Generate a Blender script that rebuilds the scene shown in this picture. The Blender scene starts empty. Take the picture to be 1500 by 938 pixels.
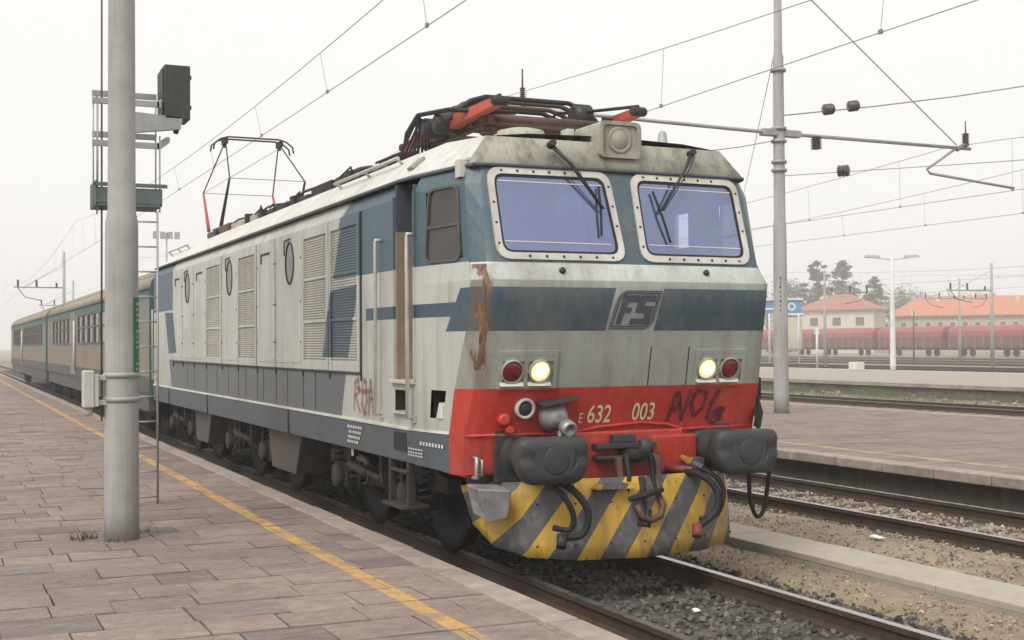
import bpy, bmesh, math, random
from mathutils import Vector as V, Matrix
random.seed(7)
sc = bpy.context.scene
C = sc.collection
rad = math.radians
# ------------------------------------------------------------------ camera, world, sun, exposure
cd = bpy.data.cameras.new('camera'); cam = bpy.data.objects.new('camera', cd); C.objects.link(cam)
yaw, pitch, roll = 0.424651, 0.018833, -0.005805
fw = V((math.sin(yaw)*math.cos(pitch), math.cos(yaw)*math.cos(pitch), math.sin(pitch)))
rt = V((math.cos(yaw), -math.sin(yaw), 0)); up = rt.cross(fw)
r2 = rt*math.cos(roll)+up*math.sin(roll); u2 = -rt*math.sin(roll)+up*math.cos(roll)
m = Matrix((r2, u2, -fw)).transposed().to_4x4(); m.translation = V((-5.1994, -9.4193, 1.9278))
cam.matrix_world = m
cd.sensor_width = 36; cd.sensor_fit = 'HORIZONTAL'; cd.lens = 1857.7/1500*36
cd.clip_end = 4000; cd.clip_start = .05
sc.camera = cam

SUN_EL, SUN_AZ = 48, -125          # degrees; azimuth clockwise from +Y (soft light from the left, behind the camera)
w = bpy.data.worlds.new('World'); sc.world = w; w.use_nodes = True
nt = w.node_tree; nt.nodes.clear()
sky = nt.nodes.new('ShaderNodeTexSky'); sky.sky_type = 'NISHITA'; sky.sun_disc = False
sky.sun_elevation = rad(SUN_EL); sky.sun_rotation = rad(SUN_AZ); sky.dust_density = 6; sky.air_density = 1.4; sky.ozone_density = 1
hs = nt.nodes.new('ShaderNodeHueSaturation'); hs.inputs['Saturation'].default_value = .12
mx = nt.nodes.new('ShaderNodeMix'); mx.data_type = 'RGBA'; mx.inputs[0].default_value = .86
mx.inputs[7].default_value = (7.3, 7.2, 7.08, 1)      # the even white overcast
bg = nt.nodes.new('ShaderNodeBackground'); bg.inputs[1].default_value = .1
wo = nt.nodes.new('ShaderNodeOutputWorld')
nt.links.new(sky.outputs[0], hs.inputs['Color']); nt.links.new(hs.outputs[0], mx.inputs[6])
nt.links.new(mx.outputs[2], bg.inputs[0]); nt.links.new(bg.outputs[0], wo.inputs[0])
sl = bpy.data.lights.new('sun', 'SUN'); sl.energy = 1.5; sl.angle = rad(28); sl.color = (1, .96, .9)
so = bpy.data.objects.new('sun', sl); C.objects.link(so)
sd = V((math.sin(rad(SUN_AZ))*math.cos(rad(SUN_EL)), math.cos(rad(SUN_AZ))*math.cos(rad(SUN_EL)), math.sin(rad(SUN_EL))))
so.rotation_euler = sd.to_track_quat('Z', 'Y').to_euler(); so.location = sd*30+V((0, 0, 5))
vs = sc.view_settings; vs.view_transform = 'Standard'; vs.look = 'None'; vs.exposure = .6; vs.gamma = 1; vs.use_curve_mapping = False
sc.render.engine = 'CYCLES'
cy = sc.cycles; cy.use_denoising = True; cy.max_bounces = 6; cy.diffuse_bounces = 3; cy.glossy_bounces = 3
cy.transparent_max_bounces = 12; cy.volume_bounces = 2; cy.transmission_bounces = 4; cy.caustics_reflective = False; cy.caustics_refractive = False
cy.use_adaptive_sampling = True; cy.adaptive_threshold = .015
try: cy.denoiser = 'OPENIMAGEDENOISE'
except Exception: pass

# ------------------------------------------------------------------ materials
class NT:
    def __init__(s, name):
        s.m = bpy.data.materials.new(name); s.m.use_nodes = True; s.t = s.m.node_tree; s.t.nodes.clear()
        s.out = s.n('ShaderNodeOutputMaterial'); s.pos = s.n('ShaderNodeNewGeometry').outputs['Position']
    def n(s, k, **a):
        x = s.t.nodes.new(k)
        for q, v in a.items(): setattr(x, q, v)
        return x
    def l(s, a, b):
        if hasattr(a, 'links') or isinstance(a, bpy.types.NodeSocket): s.t.links.new(a, b)
        else:
            if hasattr(b.default_value, '__len__') and not hasattr(a, '__len__'): a = (a, a, a, 1)[:len(b.default_value)]
            elif hasattr(a, '__len__') and len(a) == 3 and len(b.default_value) == 4: a = (*a, 1)
            b.default_value = a
    def math(s, op, a, b=0, c=0):
        x = s.n('ShaderNodeMath', operation=op)
        for i, v in enumerate((a, b, c)): s.l(v, x.inputs[i])
        return x.outputs[0]
    def mix(s, f, a, b, mode='MIX'):
        x = s.n('ShaderNodeMix', data_type='RGBA', blend_type=mode); s.l(f, x.inputs[0]); s.l(a, x.inputs[6]); s.l(b, x.inputs[7]); return x.outputs[2]
    def noise(s, scale=(1, 1, 1), detail=4, rough=.6, src=None):
        mp = s.n('ShaderNodeMapping'); s.l(src or s.pos, mp.inputs[0]); mp.inputs['Scale'].default_value = scale
        x = s.n('ShaderNodeTexNoise'); x.inputs['Scale'].default_value = 1; x.inputs['Detail'].default_value = detail; x.inputs['Roughness'].default_value = rough
        s.t.links.new(mp.outputs[0], x.inputs['Vector']); return x.outputs[0]
    def ramp(s, f, a, b, lo=0, hi=1):
        x = s.n('ShaderNodeMapRange'); s.l(f, x.inputs[0]); x.inputs[1].default_value = a; x.inputs[2].default_value = b
        x.inputs[3].default_value = lo; x.inputs[4].default_value = hi; return x.outputs[0]
    def xyz(s):
        x = s.n('ShaderNodeSeparateXYZ'); s.l(s.pos, x.inputs[0]); return x.outputs
    def half(s, u, v, a, b, c):
        return s.math('GREATER_THAN', s.math('MULTIPLY_ADD', v, b, s.math('MULTIPLY_ADD', u, a, c)), 0)
    def poly(s, u, v, pts):
        ar = sum(pts[i][0]*pts[(i+1) % len(pts)][1]-pts[(i+1) % len(pts)][0]*pts[i][1] for i in range(len(pts)))
        if ar < 0: pts = pts[::-1]
        r = None
        for i in range(len(pts)):
            (x0, y0), (x1, y1) = pts[i], pts[(i+1) % len(pts)]
            a, b = -(y1-y0), (x1-x0); h = s.half(u, v, a, b, -(a*x0+b*y0))
            r = h if r is None else s.math('MULTIPLY', r, h)
        return r
    def any(s, ms):
        r = ms[0]
        for q in ms[1:]: r = s.math('MAXIMUM', r, q)
        return r
    def done(s, col, rough=.6, metal=0, bump=None, bstr=.3, bdist=.01, spec=.5, **kw):
        p = s.n('ShaderNodeBsdfPrincipled'); s.l(col, p.inputs['Base Color']); s.l(rough, p.inputs['Roughness']); s.l(metal, p.inputs['Metallic'])
        p.inputs['Specular IOR Level'].default_value = spec
        for k, v in kw.items(): s.l(v, p.inputs[k.replace('_', ' ')])
        if bump is not None:
            b = s.n('ShaderNodeBump'); b.inputs['Strength'].default_value = bstr; b.inputs['Distance'].default_value = bdist
            s.l(bump, b.inputs['Height']); s.t.links.new(b.outputs[0], p.inputs['Normal'])
        s.t.links.new(p.outputs[0], s.out.inputs[0]); return s.m
    def weather(s, col, streak=.5, blot=.3, grime=(.09, .075, .055), dust=.15):
        n1 = s.noise((7, 7, .55), 5, .65); n2 = s.noise((1.1, 1.1, 1.1), 5, .6); n3 = s.noise((16, 16, 10), 3)
        col = s.mix(s.math('MULTIPLY', s.ramp(n1, .48, .78), streak), col, grime)
        n5 = s.noise((26, 26, .8), 4, .6); col = s.mix(s.math('MULTIPLY', s.ramp(n5, .56, .72), streak*.55), col, grime)
        col = s.mix(s.math('MULTIPLY', s.ramp(n2, .45, .75), blot), col, grime)
        col = s.mix(s.math('MULTIPLY', s.ramp(n3, .5, .8), dust), col, (.33, .29, .23))
        return col
M = {}
def simple(name, col, rough=.6, metal=0, streak=0, blot=.25, var=.25, nscale=6, bs=0, grime=(.05, .042, .033), spec=.5, dust=.1):
    t = NT(name); nz = t.noise((nscale,)*3, 5, .65)
    c = t.mix(t.ramp(nz, .3, .7), tuple(x*(1-var) for x in col), tuple(min(1, x*(1+var)) for x in col))
    if streak or blot: c = t.weather(c, streak, blot, grime, dust)
    M[name] = t.done(c, t.ramp(nz, .3, .7, rough-.08, min(1, rough+.1)), metal, nz if bs else None, bs, .01, spec)
    return M[name]
LG, BL, RED = (.47, .485, .445), (.030, .070, .105), (.58, .042, .028)
BLU = (.052, .105, .14)  # upper cab blue: the band's blue lightened, sheen put into the colour
def livery_side(name, base, louvre=False):
    t = NT(name); x, y, z = t.xyz()
    ps = [[(2.78, 3.42), (3.2, 2.60), (-.7, 2.58), (-.7, 3.42)], [(3.25, 2.49), (2.34, 2.51), (2.69, 1.80), (3.62, 1.80)],
          [(2.13, 2.27), (2.13, 2.155), (-.05, 2.15), (-.1, 2.265)], [(-.06, 2.375), (.2, 2.03), (-.8, 2.03), (-.8, 2.375)],
          [(2.96, 1.15), (2.78, 1.655), (13.43, 1.69), (13.12, 1.15)], [(16, 3.42), (13.04, 3.42), (13.05, 2.55), (16, 2.55)],
          [(13.88, 2.52), (12.94, 2.50), (12.57, 1.81), (13.48, 1.79)]]
    mk = t.any([t.poly(y, z, q) for q in ps])
    c = t.mix(mk, base, t.mix(t.half(y, z, 0, 1, -2.54), t.mix(t.half(y, z, 0, -1, 1.7), BL, (.085, .108, .122)), BLU))
    low = t.math('MULTIPLY', t.ramp(z, 2.3, 1.2, 0, .30), t.ramp(t.noise((3, 3, .7), 5), .3, .7))
    c = t.weather(c, .42, .28); c = t.mix(low, c, (.20, .165, .12))
    M[name] = t.done(c, .5, 0, t.noise((1.3, 1.3, 2.5), 2), .25, .012)
livery_side('side_paint', LG); livery_side('louvre_paint', (.40, .385, .33))
t = NT('front_paint'); x, y, z = t.xyz()
bl = t.any([t.half(x, z, 0, 1, -2.575), t.poly(x, z, [(-2, 2.03), (-.248, 2.03), (-.178, 2.378), (-2, 2.378)]), t.poly(x, z, [(2, 2.03), (.205, 2.03), (.278, 2.378), (2, 2.378)])])
rd = t.half(x, z, 0, -1, 1.572)
front = t.mix(t.half(x, z, 0, 1, -2.435), (.355, .375, .345), (.60, .63, .59))
c = t.mix(bl, front, t.mix(t.half(x, z, 0, 1, -2.5), BL, BLU))
dirt = t.math('MULTIPLY', t.ramp(z, 1.5, 1.62, 0, 1), t.ramp(t.noise((2.2, 2.2, 1.2), 6, .7), .45, .72))
c = t.mix(t.math('MULTIPLY', dirt, .42), c, (.20, .19, .145))
c = t.mix(t.math('MULTIPLY', t.ramp(z, 2.43, 2.36, 0, 1), t.math('MULTIPLY', t.ramp(z, 1.9, 2.43, 0, .5), t.ramp(t.noise((11, 11, .5), 5, .7), .4, .62))), c, (.11, .10, .075))
c = t.weather(c, .42, .26)
chips = t.math('MULTIPLY', t.math('GREATER_THAN', t.noise((17, 17, 13), 6, .75), .70), .8); c = t.mix(chips, c, (.15, .095, .06))
# worn, rusty left corner: bare steel and rust where the paint was scraped off
rn = t.noise((14, 14, 4), 5, .7)
edge = t.math('ADD', t.math('ABSOLUTE', t.math('ADD', x, 1.318)), t.math('MULTIPLY', t.math('SUBTRACT', rn, .5), .24))
rm = t.math('MULTIPLY', t.math('LESS_THAN', edge, .030), t.poly(x, z, [(-1.5, 1.72), (-1.5, 2.56), (-1.05, 2.56), (-1.27, 1.72)]))
halo = t.math('MULTIPLY', t.ramp(edge, .13, .02, 0, .55), t.poly(x, z, [(-1.6, 1.45), (-1.6, 2.56), (-1.05, 2.56), (-1.2, 1.45)])); c = t.mix(halo, c, (.15, .095, .065))
c = t.mix(rm, c, t.mix(t.ramp(t.noise((30, 30, 9), 4), .4, .6), (.085, .045, .03), (.24, .12, .065)))
c = t.mix(rd, c, t.mix(t.math('MULTIPLY', t.ramp(z, 1.25, .85, 0, .5), t.ramp(t.noise((5, 5, 2), 5, .7), .35, .65)), t.weather((.52, .042, .03), .45, .35, (.11, .03, .02), .2), (.10, .035, .025)))
M['front_paint'] = t.done(c, .42, 0, t.noise((1.6, 1.6, 1.6), 2), .3, .012)
t = NT('pilot_paint'); x, y, z = t.xyz()
fr = t.math('FRACT', t.math('MULTIPLY_ADD', z, -.78/.413, t.math('MULTIPLY_ADD', x, 1/.413, 11.84)))
c = t.mix(t.math('LESS_THAN', fr, .47), (.085, .085, .09), (.56, .34, .03))
c = t.weather(c, .8, .75, (.055, .043, .033), .45)
chip = t.math('GREATER_THAN', t.noise((9, 9, 9), 5, .7), .655); c = t.mix(chip, c, (.09, .075, .06))
M['pilot_paint'] = t.done(c, .6, 0, t.noise((9, 9, 9), 4), .3, .01)
simple('sill_paint', (.075, .092, .11), .6, 0, .45, .5, .12, 3)
simple('roof_paint', (.60, .60, .56), .6, 0, .45, .3, .06, 2, grime=(.16, .13, .1))
simple('visor_paint', (.37, .36, .295), .65, 0, .95, .25, .12, 4, grime=(.085, .072, .052))
simple('black_steel', (.022, .022, .023), .55, 0, 0, .3, .3, 8, .2, (.06, .05, .04), dust=.02)
simple('grime_steel', (.016, .015, .014), .75, 0, .2, .3, .4, 5, .3, (.035, .028, .02), dust=.02)
simple('brown_box', (.085, .07, .06), .7, 0, .5, .4, .15, 3)
simple('bogie_steel', (.030, .028, .025), .75, 0, .3, .4, .3, 5, .3, dust=.02)
simple('buffer_steel', (.042, .044, .046), .55, .1, .25, .35, .25, 5, .3, dust=.02)
simple('silver', (.42, .42, .41), .45, .5, .3, .35, .2, 8)
simple('trim_white', (.62, .60, .55), .55, 0, .35, .35, .1, 6)
simple('alu', (.55, .54, .5), .45, .3, .2, .3, .12, 6)
simple('rubber', (.012, .012, .012), .7, 0, 0, 0, .2, 10)
simple('red_arm', (.46, .075, .035), .55, 0, .2, .3, .2, 6)
simple('dull_red', (.22, .035, .03), .6, 0, .2, .4, .2, 6, dust=.05)
simple('copper_dark', (.10, .055, .04), .6, .2, 0, .4, .3, 8)
simple('insulator', (.07, .06, .06), .25, 0, 0, .2, .2, 8)
simple('door_brown', (.30, .225, .15), .7, 0, .35, .35, .15, 4)
simple('interior', (.06, .06, .065), .8, 0, 0, 0, .1, 4)
simple('curtain', (.80, .80, .80), .8, 0, 0, 0, .05, 4)
simple('blind', (.45, .47, .62), .8, 0, 0, 0, .05, 4)
simple('cream_num', (.75, .66, .47), .6, 0, 0, .15, .05, 8)
simple('white_mark', (.62, .62, .58), .6, 0, 0, .2, .1, 8)
simple('spray_red', (.26, .10, .075), .8, 0, 0, .2, .3, 12)
simple('spray_dark', (.13, .032, .045), .8, 0, 0, .2, .3, 12)
simple('emblem_dark', (.058, .065, .085), .5, 0, 0, .2, .1, 8)
simple('emblem_grey', (.27, .285, .285), .55, 0, 0, .3, .15, 8)
simple('concrete_pole', (.37, .37, .355), .85, 0, .55, .4, .1, 5, .15, (.17, .16, .14))
simple('galv', (.36, .37, .37), .6, .35, .2, .25, .12, 6)
simple('signal_green', (.095, .135, .125), .65, 0, .3, .3, .15, 5)
simple('signal_black', (.028, .036, .036), .6, 0, .2, .3, .15, 5)
simple('plate_green', (.03, .17, .10), .5, 0, .1, .2, .1, 6)
simple('plate_grey', (.46, .46, .43), .7, 0, .3, .3, .1, 5)
simple('concrete', (.33, .30, .255), .9, 0, 0, .3, .15, 4, .3, (.17, .15, .12))
simple('kerb_concrete', (.325, .265, .225), .9, 0, 0, .6, .25, 7, .5, (.14, .115, .095), dust=.3)
simple('plat_wall', (.13, .12, .095), .95, 0, .6, .5, .3, 2.5, .5, (.045, .05, .035))
simple('duct_concrete', (.40, .355, .285), .9, 0, 0, .25, .1, 5, .2, (.25, .22, .17))
simple('sleeper', (.29, .265, .225), .9, 0, 0, .4, .15, 5, .3, (.12, .09, .065))
simple('wood_sleeper', (.09, .075, .06), .9, 0, 0, .4, .25, 5, .3)
simple('rail_rust', (.065, .042, .03), .8, .15, 0, .3, .25, 9, .2)
simple('rail_shine', (.40, .39, .38), .28, .85, 0, .1, .1, 9)
simple('wire', (.26, .255, .25), .6, .3, 0, 0, .1, 4)
simple('coach_beige', (.215, .19, .14), .65, 0, .4, .3, .1, 2)
simple('coach_band', (.20, .195, .165), .65, 0, .4, .3, .1, 2)
simple('coach_green', (.05, .12, .115), .6, 0, .35, .35, .12, 3)
simple('coach_low', (.075, .08, .08), .7, 0, .3, .35, .12, 3)
simple('coach_roof', (.34, .285, .22), .8, 0, .3, .4, .12, 2)
simple('frame_brown', (.085, .078, .07), .6, 0, 0, .3, .15, 5)
simple('wall_cream', (.62, .56, .46), .9, 0, .25, .2, .06, 1)
simple('wall_beige', (.46, .38, .29), .9, 0, .25, .2, .08, 1)
simple('roof_tile', (.36, .145, .09), .85, 0, .2, .25, .2, 2)
simple('roof_tile_orange', (.52, .185, .09), .85, 0, .15, .2, .2, 2)
simple('shutter', (.11, .10, .085), .7, 0, 0, .2, .15, 2)
simple('wagon_red', (.36, .085, .085), .7, 0, .4, .35, .12, 1)
simple('wagon_dark', (.15, .065, .07), .8, 0, .3, .4, .2, 1)
simple('sign_blue', (.06, .22, .5), .5, 0, 0, .1, .05, 1)
simple('lamp_white', (.68, .68, .65), .6, 0, .2, .2, .05, 2)
simple('bark', (.07, .055, .04), .9, 0, 0, .2, .3, 5)
for i, (a, b) in enumerate((((.028, .055, .032), (.06, .095, .055)), ((.055, .065, .04), (.10, .105, .07)))):
    t = NT('foliage%d' % i); nz = t.noise((.9,)*3, 4); M['foliage%d' % i] = t.done(t.mix(t.ramp(nz, .35, .65), a, b), .9, 0)
simple('grass', (.11, .14, .05), .9, 0, 0, 0, .4, 9)
simple('litter', (.75, .75, .72), .8, 0, 0, 0, .1, 9)
def glass(name, col, refl, rough=.03, trans=.35):
    t = NT(name); nz = t.noise((2.2, 2.2, 1.2), 3)
    p = t.n('ShaderNodeBsdfPrincipled'); t.l(t.mix(t.ramp(nz, .35, .65), col, tuple(q*.85 for q in col)), p.inputs['Base Color']); t.l(t.ramp(t.noise((5, 5, 3), 5, .7), .4, .7, rough, rough+.12), p.inputs['Roughness'])
    p.inputs['Metallic'].default_value = refl
    tr = t.n('ShaderNodeBsdfTransparent'); tr.inputs[0].default_value = (*[min(1, q*.5+.6) for q in col], 1)
    mxs = t.n('ShaderNodeMixShader'); mxs.inputs[0].default_value = trans
    t.t.links.new(p.outputs[0], mxs.inputs[1]); t.t.links.new(tr.outputs[0], mxs.inputs[2]); t.t.links.new(mxs.outputs[0], t.out.inputs[0])
    M[name] = t.m
glass('windshield', (.40, .46, .72), .75, .06, .42)
glass('cab_glass', (.075, .066, .06), .08, .08, .25)
glass('dark_glass', (.085, .088, .08), .05, .12, .1)
glass('coach_glass', (.06, .052, .042), .05, .1, .1)
def spray(name, col, cover):
    t = NT(name); p = t.n('ShaderNodeBsdfPrincipled'); p.inputs['Base Color'].default_value = (*col, 1); p.inputs['Roughness'].default_value = .8
    tr = t.n('ShaderNodeBsdfTransparent'); mxs = t.n('ShaderNodeMixShader'); t.l(t.ramp(t.math('ADD', t.noise((60, 60, 60), 3, .7), t.math('MULTIPLY', t.noise((9, 9, 9), 3), .5)), .55, .95, cover, .15), mxs.inputs[0])
    t.t.links.new(tr.outputs[0], mxs.inputs[1]); t.t.links.new(p.outputs[0], mxs.inputs[2]); t.t.links.new(mxs.outputs[0], t.out.inputs[0]); M[name] = t.m
spray('spray_red', (.25, .07, .05), .85); spray('spray_dark', (.085, .025, .045), .85)
def lamp(name, col, e, ec):
    t = NT(name); p = t.n('ShaderNodeBsdfPrincipled'); p.inputs['Base Color'].default_value = (*col, 1); p.inputs['Roughness'].default_value = .12
    p.inputs['Emission Color'].default_value = (*ec, 1); p.inputs['Emission Strength'].default_value = e; t.t.links.new(p.outputs[0], t.out.inputs[0]); M[name] = t.m
lamp('lamp_lit', (.9, .8, .6), .55, (1, .72, .30)); lamp('lamp_core', (1, .9, .7), 2.6, (1, .80, .45)); lamp('lamp_red', (.16, .012, .018), 0, (0, 0, 0))
# paving: natural stone slabs with a worn yellow safety line painted across them
def paving(name, yx0, yx1, far=False):
    t = NT(name); x, y, z = t.xyz()
    oi = t.n('ShaderNodeObjectInfo').outputs['Random']; n1 = t.noise((.55, .8, 1), 4, .6); n2 = t.noise((9, 9, 9), 6, .7); n3 = t.noise((3, 14, 3), 4, .6)
    at = t.n('ShaderNodeAttribute', attribute_name='tint'); 
    rnd = t.math('FRACT', t.math('ADD', oi, at.outputs['Fac']))
    c = t.mix(rnd, (.28, .205, .175), (.345, .26, .22))
    c = t.mix(t.math('GREATER_THAN', t.math('FRACT', t.math('MULTIPLY', rnd, 7.3)), .84), c, (.235, .195, .18))
    c = t.mix(t.math('GREATER_THAN', t.math('FRACT', t.math('MULTIPLY', rnd, 13.7)), .90), c, (.18, .145, .135))
    n4 = t.noise((1.7, 5.5, 2), 5, .65)
    c = t.mix(t.ramp(n1, .42, .68, 0, .6), c, (.17, .125, .11)); c = t.mix(t.ramp(n2, .38, .72, 0, .55), c, (.145, .11, .09)); c = t.mix(t.ramp(n3, .5, .75, 0, .4), c, (.45, .365, .31)); c = t.mix(t.ramp(n4, .55, .72, 0, .6), c, (.15, .12, .115))
    if far: c = t.mix(.35, c, (.20, .14, .12))
    wob = t.math('MULTIPLY', t.math('SUBTRACT', t.noise((5, 5, 5), 4), .5), .045)
    xx = t.math('ADD', x, wob)
    ln = t.math('MULTIPLY', t.math('GREATER_THAN', xx, yx0), t.math('LESS_THAN', xx, yx1))
    wear = t.ramp(t.noise((7, 3.2, 7), 5, .7), .36, .66, .95, .12)
    c = t.mix(t.math('MULTIPLY', ln, wear), c, (.70, .40, .06) if not far else (.55, .43, .16))
    spots = t.ramp(t.noise((2.6, 2.6, 2.6), 6, .75), .56, .64, 0, .5); c = t.mix(spots, c, (.13, .105, .095))
    fine = t.noise((55, 55, 55), 3, .7); c = t.mix(t.ramp(fine, .45, .8, 0, .45), c, (.13, .10, .085)); c = t.mix(t.ramp(fine, .45, .2, 0, .4), c, (.50, .42, .37))
    M[name] = t.done(c, t.ramp(n2, .3, .7, .6, .9), 0, t.math('ADD', n2, fine), .8, .015)
paving('paving', -2.455, -2.325); paving('paving_far', 7.66, 7.82, True)
t = NT('dirt'); n1 = t.noise((.5,)*3, 5); n2 = t.noise((7,)*3, 6, .7); n3 = t.noise((40,)*3, 3)
c = t.mix(t.ramp(n1, .35, .65), (.27, .20, .13), (.40, .315, .215)); c = t.mix(t.ramp(n2, .4, .7, 0, .6), c, (.16, .12, .08)); c = t.mix(t.ramp(n3, .55, .8, 0, .7), c, (.42, .36, .28))
M['dirt'] = t.done(c, .95, 0, t.math('ADD', n2, n3), .8, .03)
t = NT('ballast_base'); n2 = t.noise((11,)*3, 6, .7); n3 = t.noise((38,)*3, 3)
c = t.mix(t.ramp(n2, .3, .7), (.035, .032, .028), (.14, .125, .105)); c = t.mix(t.ramp(n3, .55, .75, 0, .6), c, (.21, .19, .16))
M['ballast_base'] = t.done(c, .95, 0, t.math('ADD', n2, n3), 1, .05)
t = NT('yard_ground'); n1 = t.noise((.06, .03, 1), 5); n2 = t.noise((.9, .9, 1), 5, .7); n3 = t.noise((9, 9, 9), 4)
c = t.mix(t.ramp(n1, .4, .6), (.16, .135, .105), (.27, .235, .185)); c = t.mix(t.ramp(n2, .5, .68, 0, .75), c, (.085, .105, .05)); c = t.mix(t.ramp(n3, .5, .8, 0, .5), c, (.36, .32, .26))
M['yard_ground'] = t.done(c, .95, 0, n2, .5, .05)
def rocks(name, a, b):
    t = NT(name); at = t.n('ShaderNodeAttribute', attribute_name='tint'); M[name] = t.done(t.mix(at.outputs['Fac'], a, b), .9, 0)
rocks('rock_grey', (.03, .028, .025), (.19, .172, .148)); rocks('rock_brown', (.14, .10, .065), (.50, .415, .31))

# ------------------------------------------------------------------ mesh helpers
class MB:
    def __init__(s): s.v = []; s.f = []; s.m = []; s.sm = []
    def face(s, pts, mi=0, smooth=False):
        b = len(s.v); s.v += [tuple(q) for q in pts]; s.f.append(list(range(b, b+len(pts)))); s.m.append(mi); s.sm.append(smooth); return s
    def raw(s, vs, fs, mi=0, smooth=False):
        b = len(s.v); s.v += [tuple(q) for q in vs]
        for f in fs: s.f.append([b+i for i in f]); s.m.append(mi); s.sm.append(smooth)
        return s
    def box(s, x0, x1, y0, y1, z0, z1, mi=0):
        vs = [(x, y, z) for x in (x0, x1) for y in (y0, y1) for z in (z0, z1)]
        return s.raw(vs, [(0, 1, 3, 2), (4, 6, 7, 5), (0, 4, 5, 1), (2, 3, 7, 6), (0, 2, 6, 4), (1, 5, 7, 3)], mi)
    def hull8(s, a, b, mi=0):      # two quads joined
        return s.raw(list(a)+list(b), [(0, 1, 2, 3), (7, 6, 5, 4)]+[(i, (i+4), (i+1) % 4+4, (i+1) % 4) for i in range(4)], mi)
    def prism(s, poly, axis, a, b, mi=0, smooth=False):
        def mk(q, h):
            return {'x': (h, q[0], q[1]), 'y': (q[0], h, q[1]), 'z': (q[0], q[1], h)}[axis]
        n = len(poly); vs = [mk(q, a) for q in poly]+[mk(q, b) for q in poly]
        s.raw(vs, [list(range(n)), list(range(2*n-1, n-1, -1))], mi)
        return s.raw(vs, [(i, (i+1) % n, (i+1) % n+n, i+n) for i in range(n)], mi, smooth)
    def tube(s, pts, r, n=8, mi=0, r1=None, closed=False):
        pts = [V(q) for q in pts]; k = len(pts); rs = [r+(0 if r1 is None else (r1-r))*i/max(1, k-1) for i in range(k)] if not isinstance(r, (list, tuple)) else r
        vs = []; prev = None
        for i, q in enumerate(pts):
            d = (pts[min(k-1, i+1)]-pts[max(0, i-1)])
            if d.length < 1e-9: d = V((0, 0, 1))
            d.normalize()
            if prev is None: a = d.orthogonal().normalized()
            else:
                a = prev-d*prev.dot(d); a = a.normalized() if a.length > 1e-6 else d.orthogonal().normalized()
            prev = a; b = d.cross(a)
            vs += [q+(a*math.cos(j*2*math.pi/n)+b*math.sin(j*2*math.pi/n))*rs[i] for j in range(n)]
        fs = [(i*n+j, i*n+(j+1) % n, (i+1)*n+(j+1) % n, (i+1)*n+j) for i in range(k-1) for j in range(n)]
        s.raw(vs, fs, mi, n > 5)
        s.raw(vs[:n], [list(range(n))[::-1]], mi); return s.raw(vs[-n:], [list(range(n))], mi)
    def lathe(s, o, ax, prof, n=16, mi=0, smooth=True):   # prof: (distance along axis, radius)
        ax = V(ax).normalized(); o = V(o); a = ax.orthogonal().normalized(); b = ax.cross(a); vs = []
        for h, r in prof: vs += [o+ax*h+(a*math.cos(j*2*math.pi/n)+b*math.sin(j*2*math.pi/n))*max(r, 1e-4) for j in range(n)]
        k = len(prof)
        s.raw(vs, [(i*n+j, i*n+(j+1) % n, (i+1)*n+(j+1) % n, (i+1)*n+j) for i in range(k-1) for j in range(n)], mi, smooth)
        s.raw(vs[:n], [list(range(n))[::-1]], mi); return s.raw(vs[-n:], [list(range(n))], mi)
    def mirror(s):
        o = MB(); o.v = [(-x, y, z) for x, y, z in s.v]; o.f = [f[::-1] for f in s.f]; o.m = list(s.m); o.sm = list(s.sm); return o
    def build(s, name, mats, parent=None, bev=0, tints=None, norm=True):
        me = bpy.data.meshes.new(name)
        o0 = V((0, 0, 0)) if parent is None else parent['_o'] if '_o' in parent else V((0, 0, 0))
        me.from_pydata(s.v, [], s.f)
        if not isinstance(mats, (list, tuple)): mats = [mats]
        for q in mats: me.materials.append(M[q])
        me.polygons.foreach_set('material_index', s.m); me.polygons.foreach_set('use_smooth', s.sm)
        if norm:
            bm = bmesh.new(); bm.from_mesh(me); bmesh.ops.remove_doubles(bm, verts=bm.verts, dist=1e-5)
            bmesh.ops.recalc_face_normals(bm, faces=bm.faces); bm.to_mesh(me); bm.free()
        if tints: 
            at = me.attributes.new('tint', 'FLOAT', 'FACE'); at.data.foreach_set('value', tints)
        ob = bpy.data.objects.new(name, me); C.objects.link(ob)
        if parent is not None: ob.parent = parent
        if bev:
            md = ob.modifiers.new('bevel', 'BEVEL'); md.width = bev; md.segments = 2; md.limit_method = 'ANGLE'; md.angle_limit = rad(40); md.harden_normals = False
        return ob
def tag(o, label=None, cat=None, group=None, kind=None):
    for k, v in (('label', label), ('category', cat), ('group', group), ('kind', kind)):
        if v: o[k] = v
    return o
def thing(name, label=None, cat=None, group=None, kind=None, loc=(0, 0, 0), rz=0):
    o = bpy.data.objects.new(name, None); C.objects.link(o); o.location = loc; o.rotation_euler.z = rz; o.empty_display_size = .3
    return tag(o, label, cat, group, kind)
def copy_tree(o, parent=None):
    c = o.copy(); C.objects.link(c)
    if parent: c.parent = parent
    for ch in list(o.children): copy_tree(ch, c)
    return c
def interp(z, tab, k=1):
    if z <= tab[0][0]: return tab[0][k]
    for a, b in zip(tab, tab[1:]):
        if z <= b[0]: return a[k]+(b[k]-a[k])*(z-a[0])/(b[0]-a[0])
    return tab[-1][k]

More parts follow.
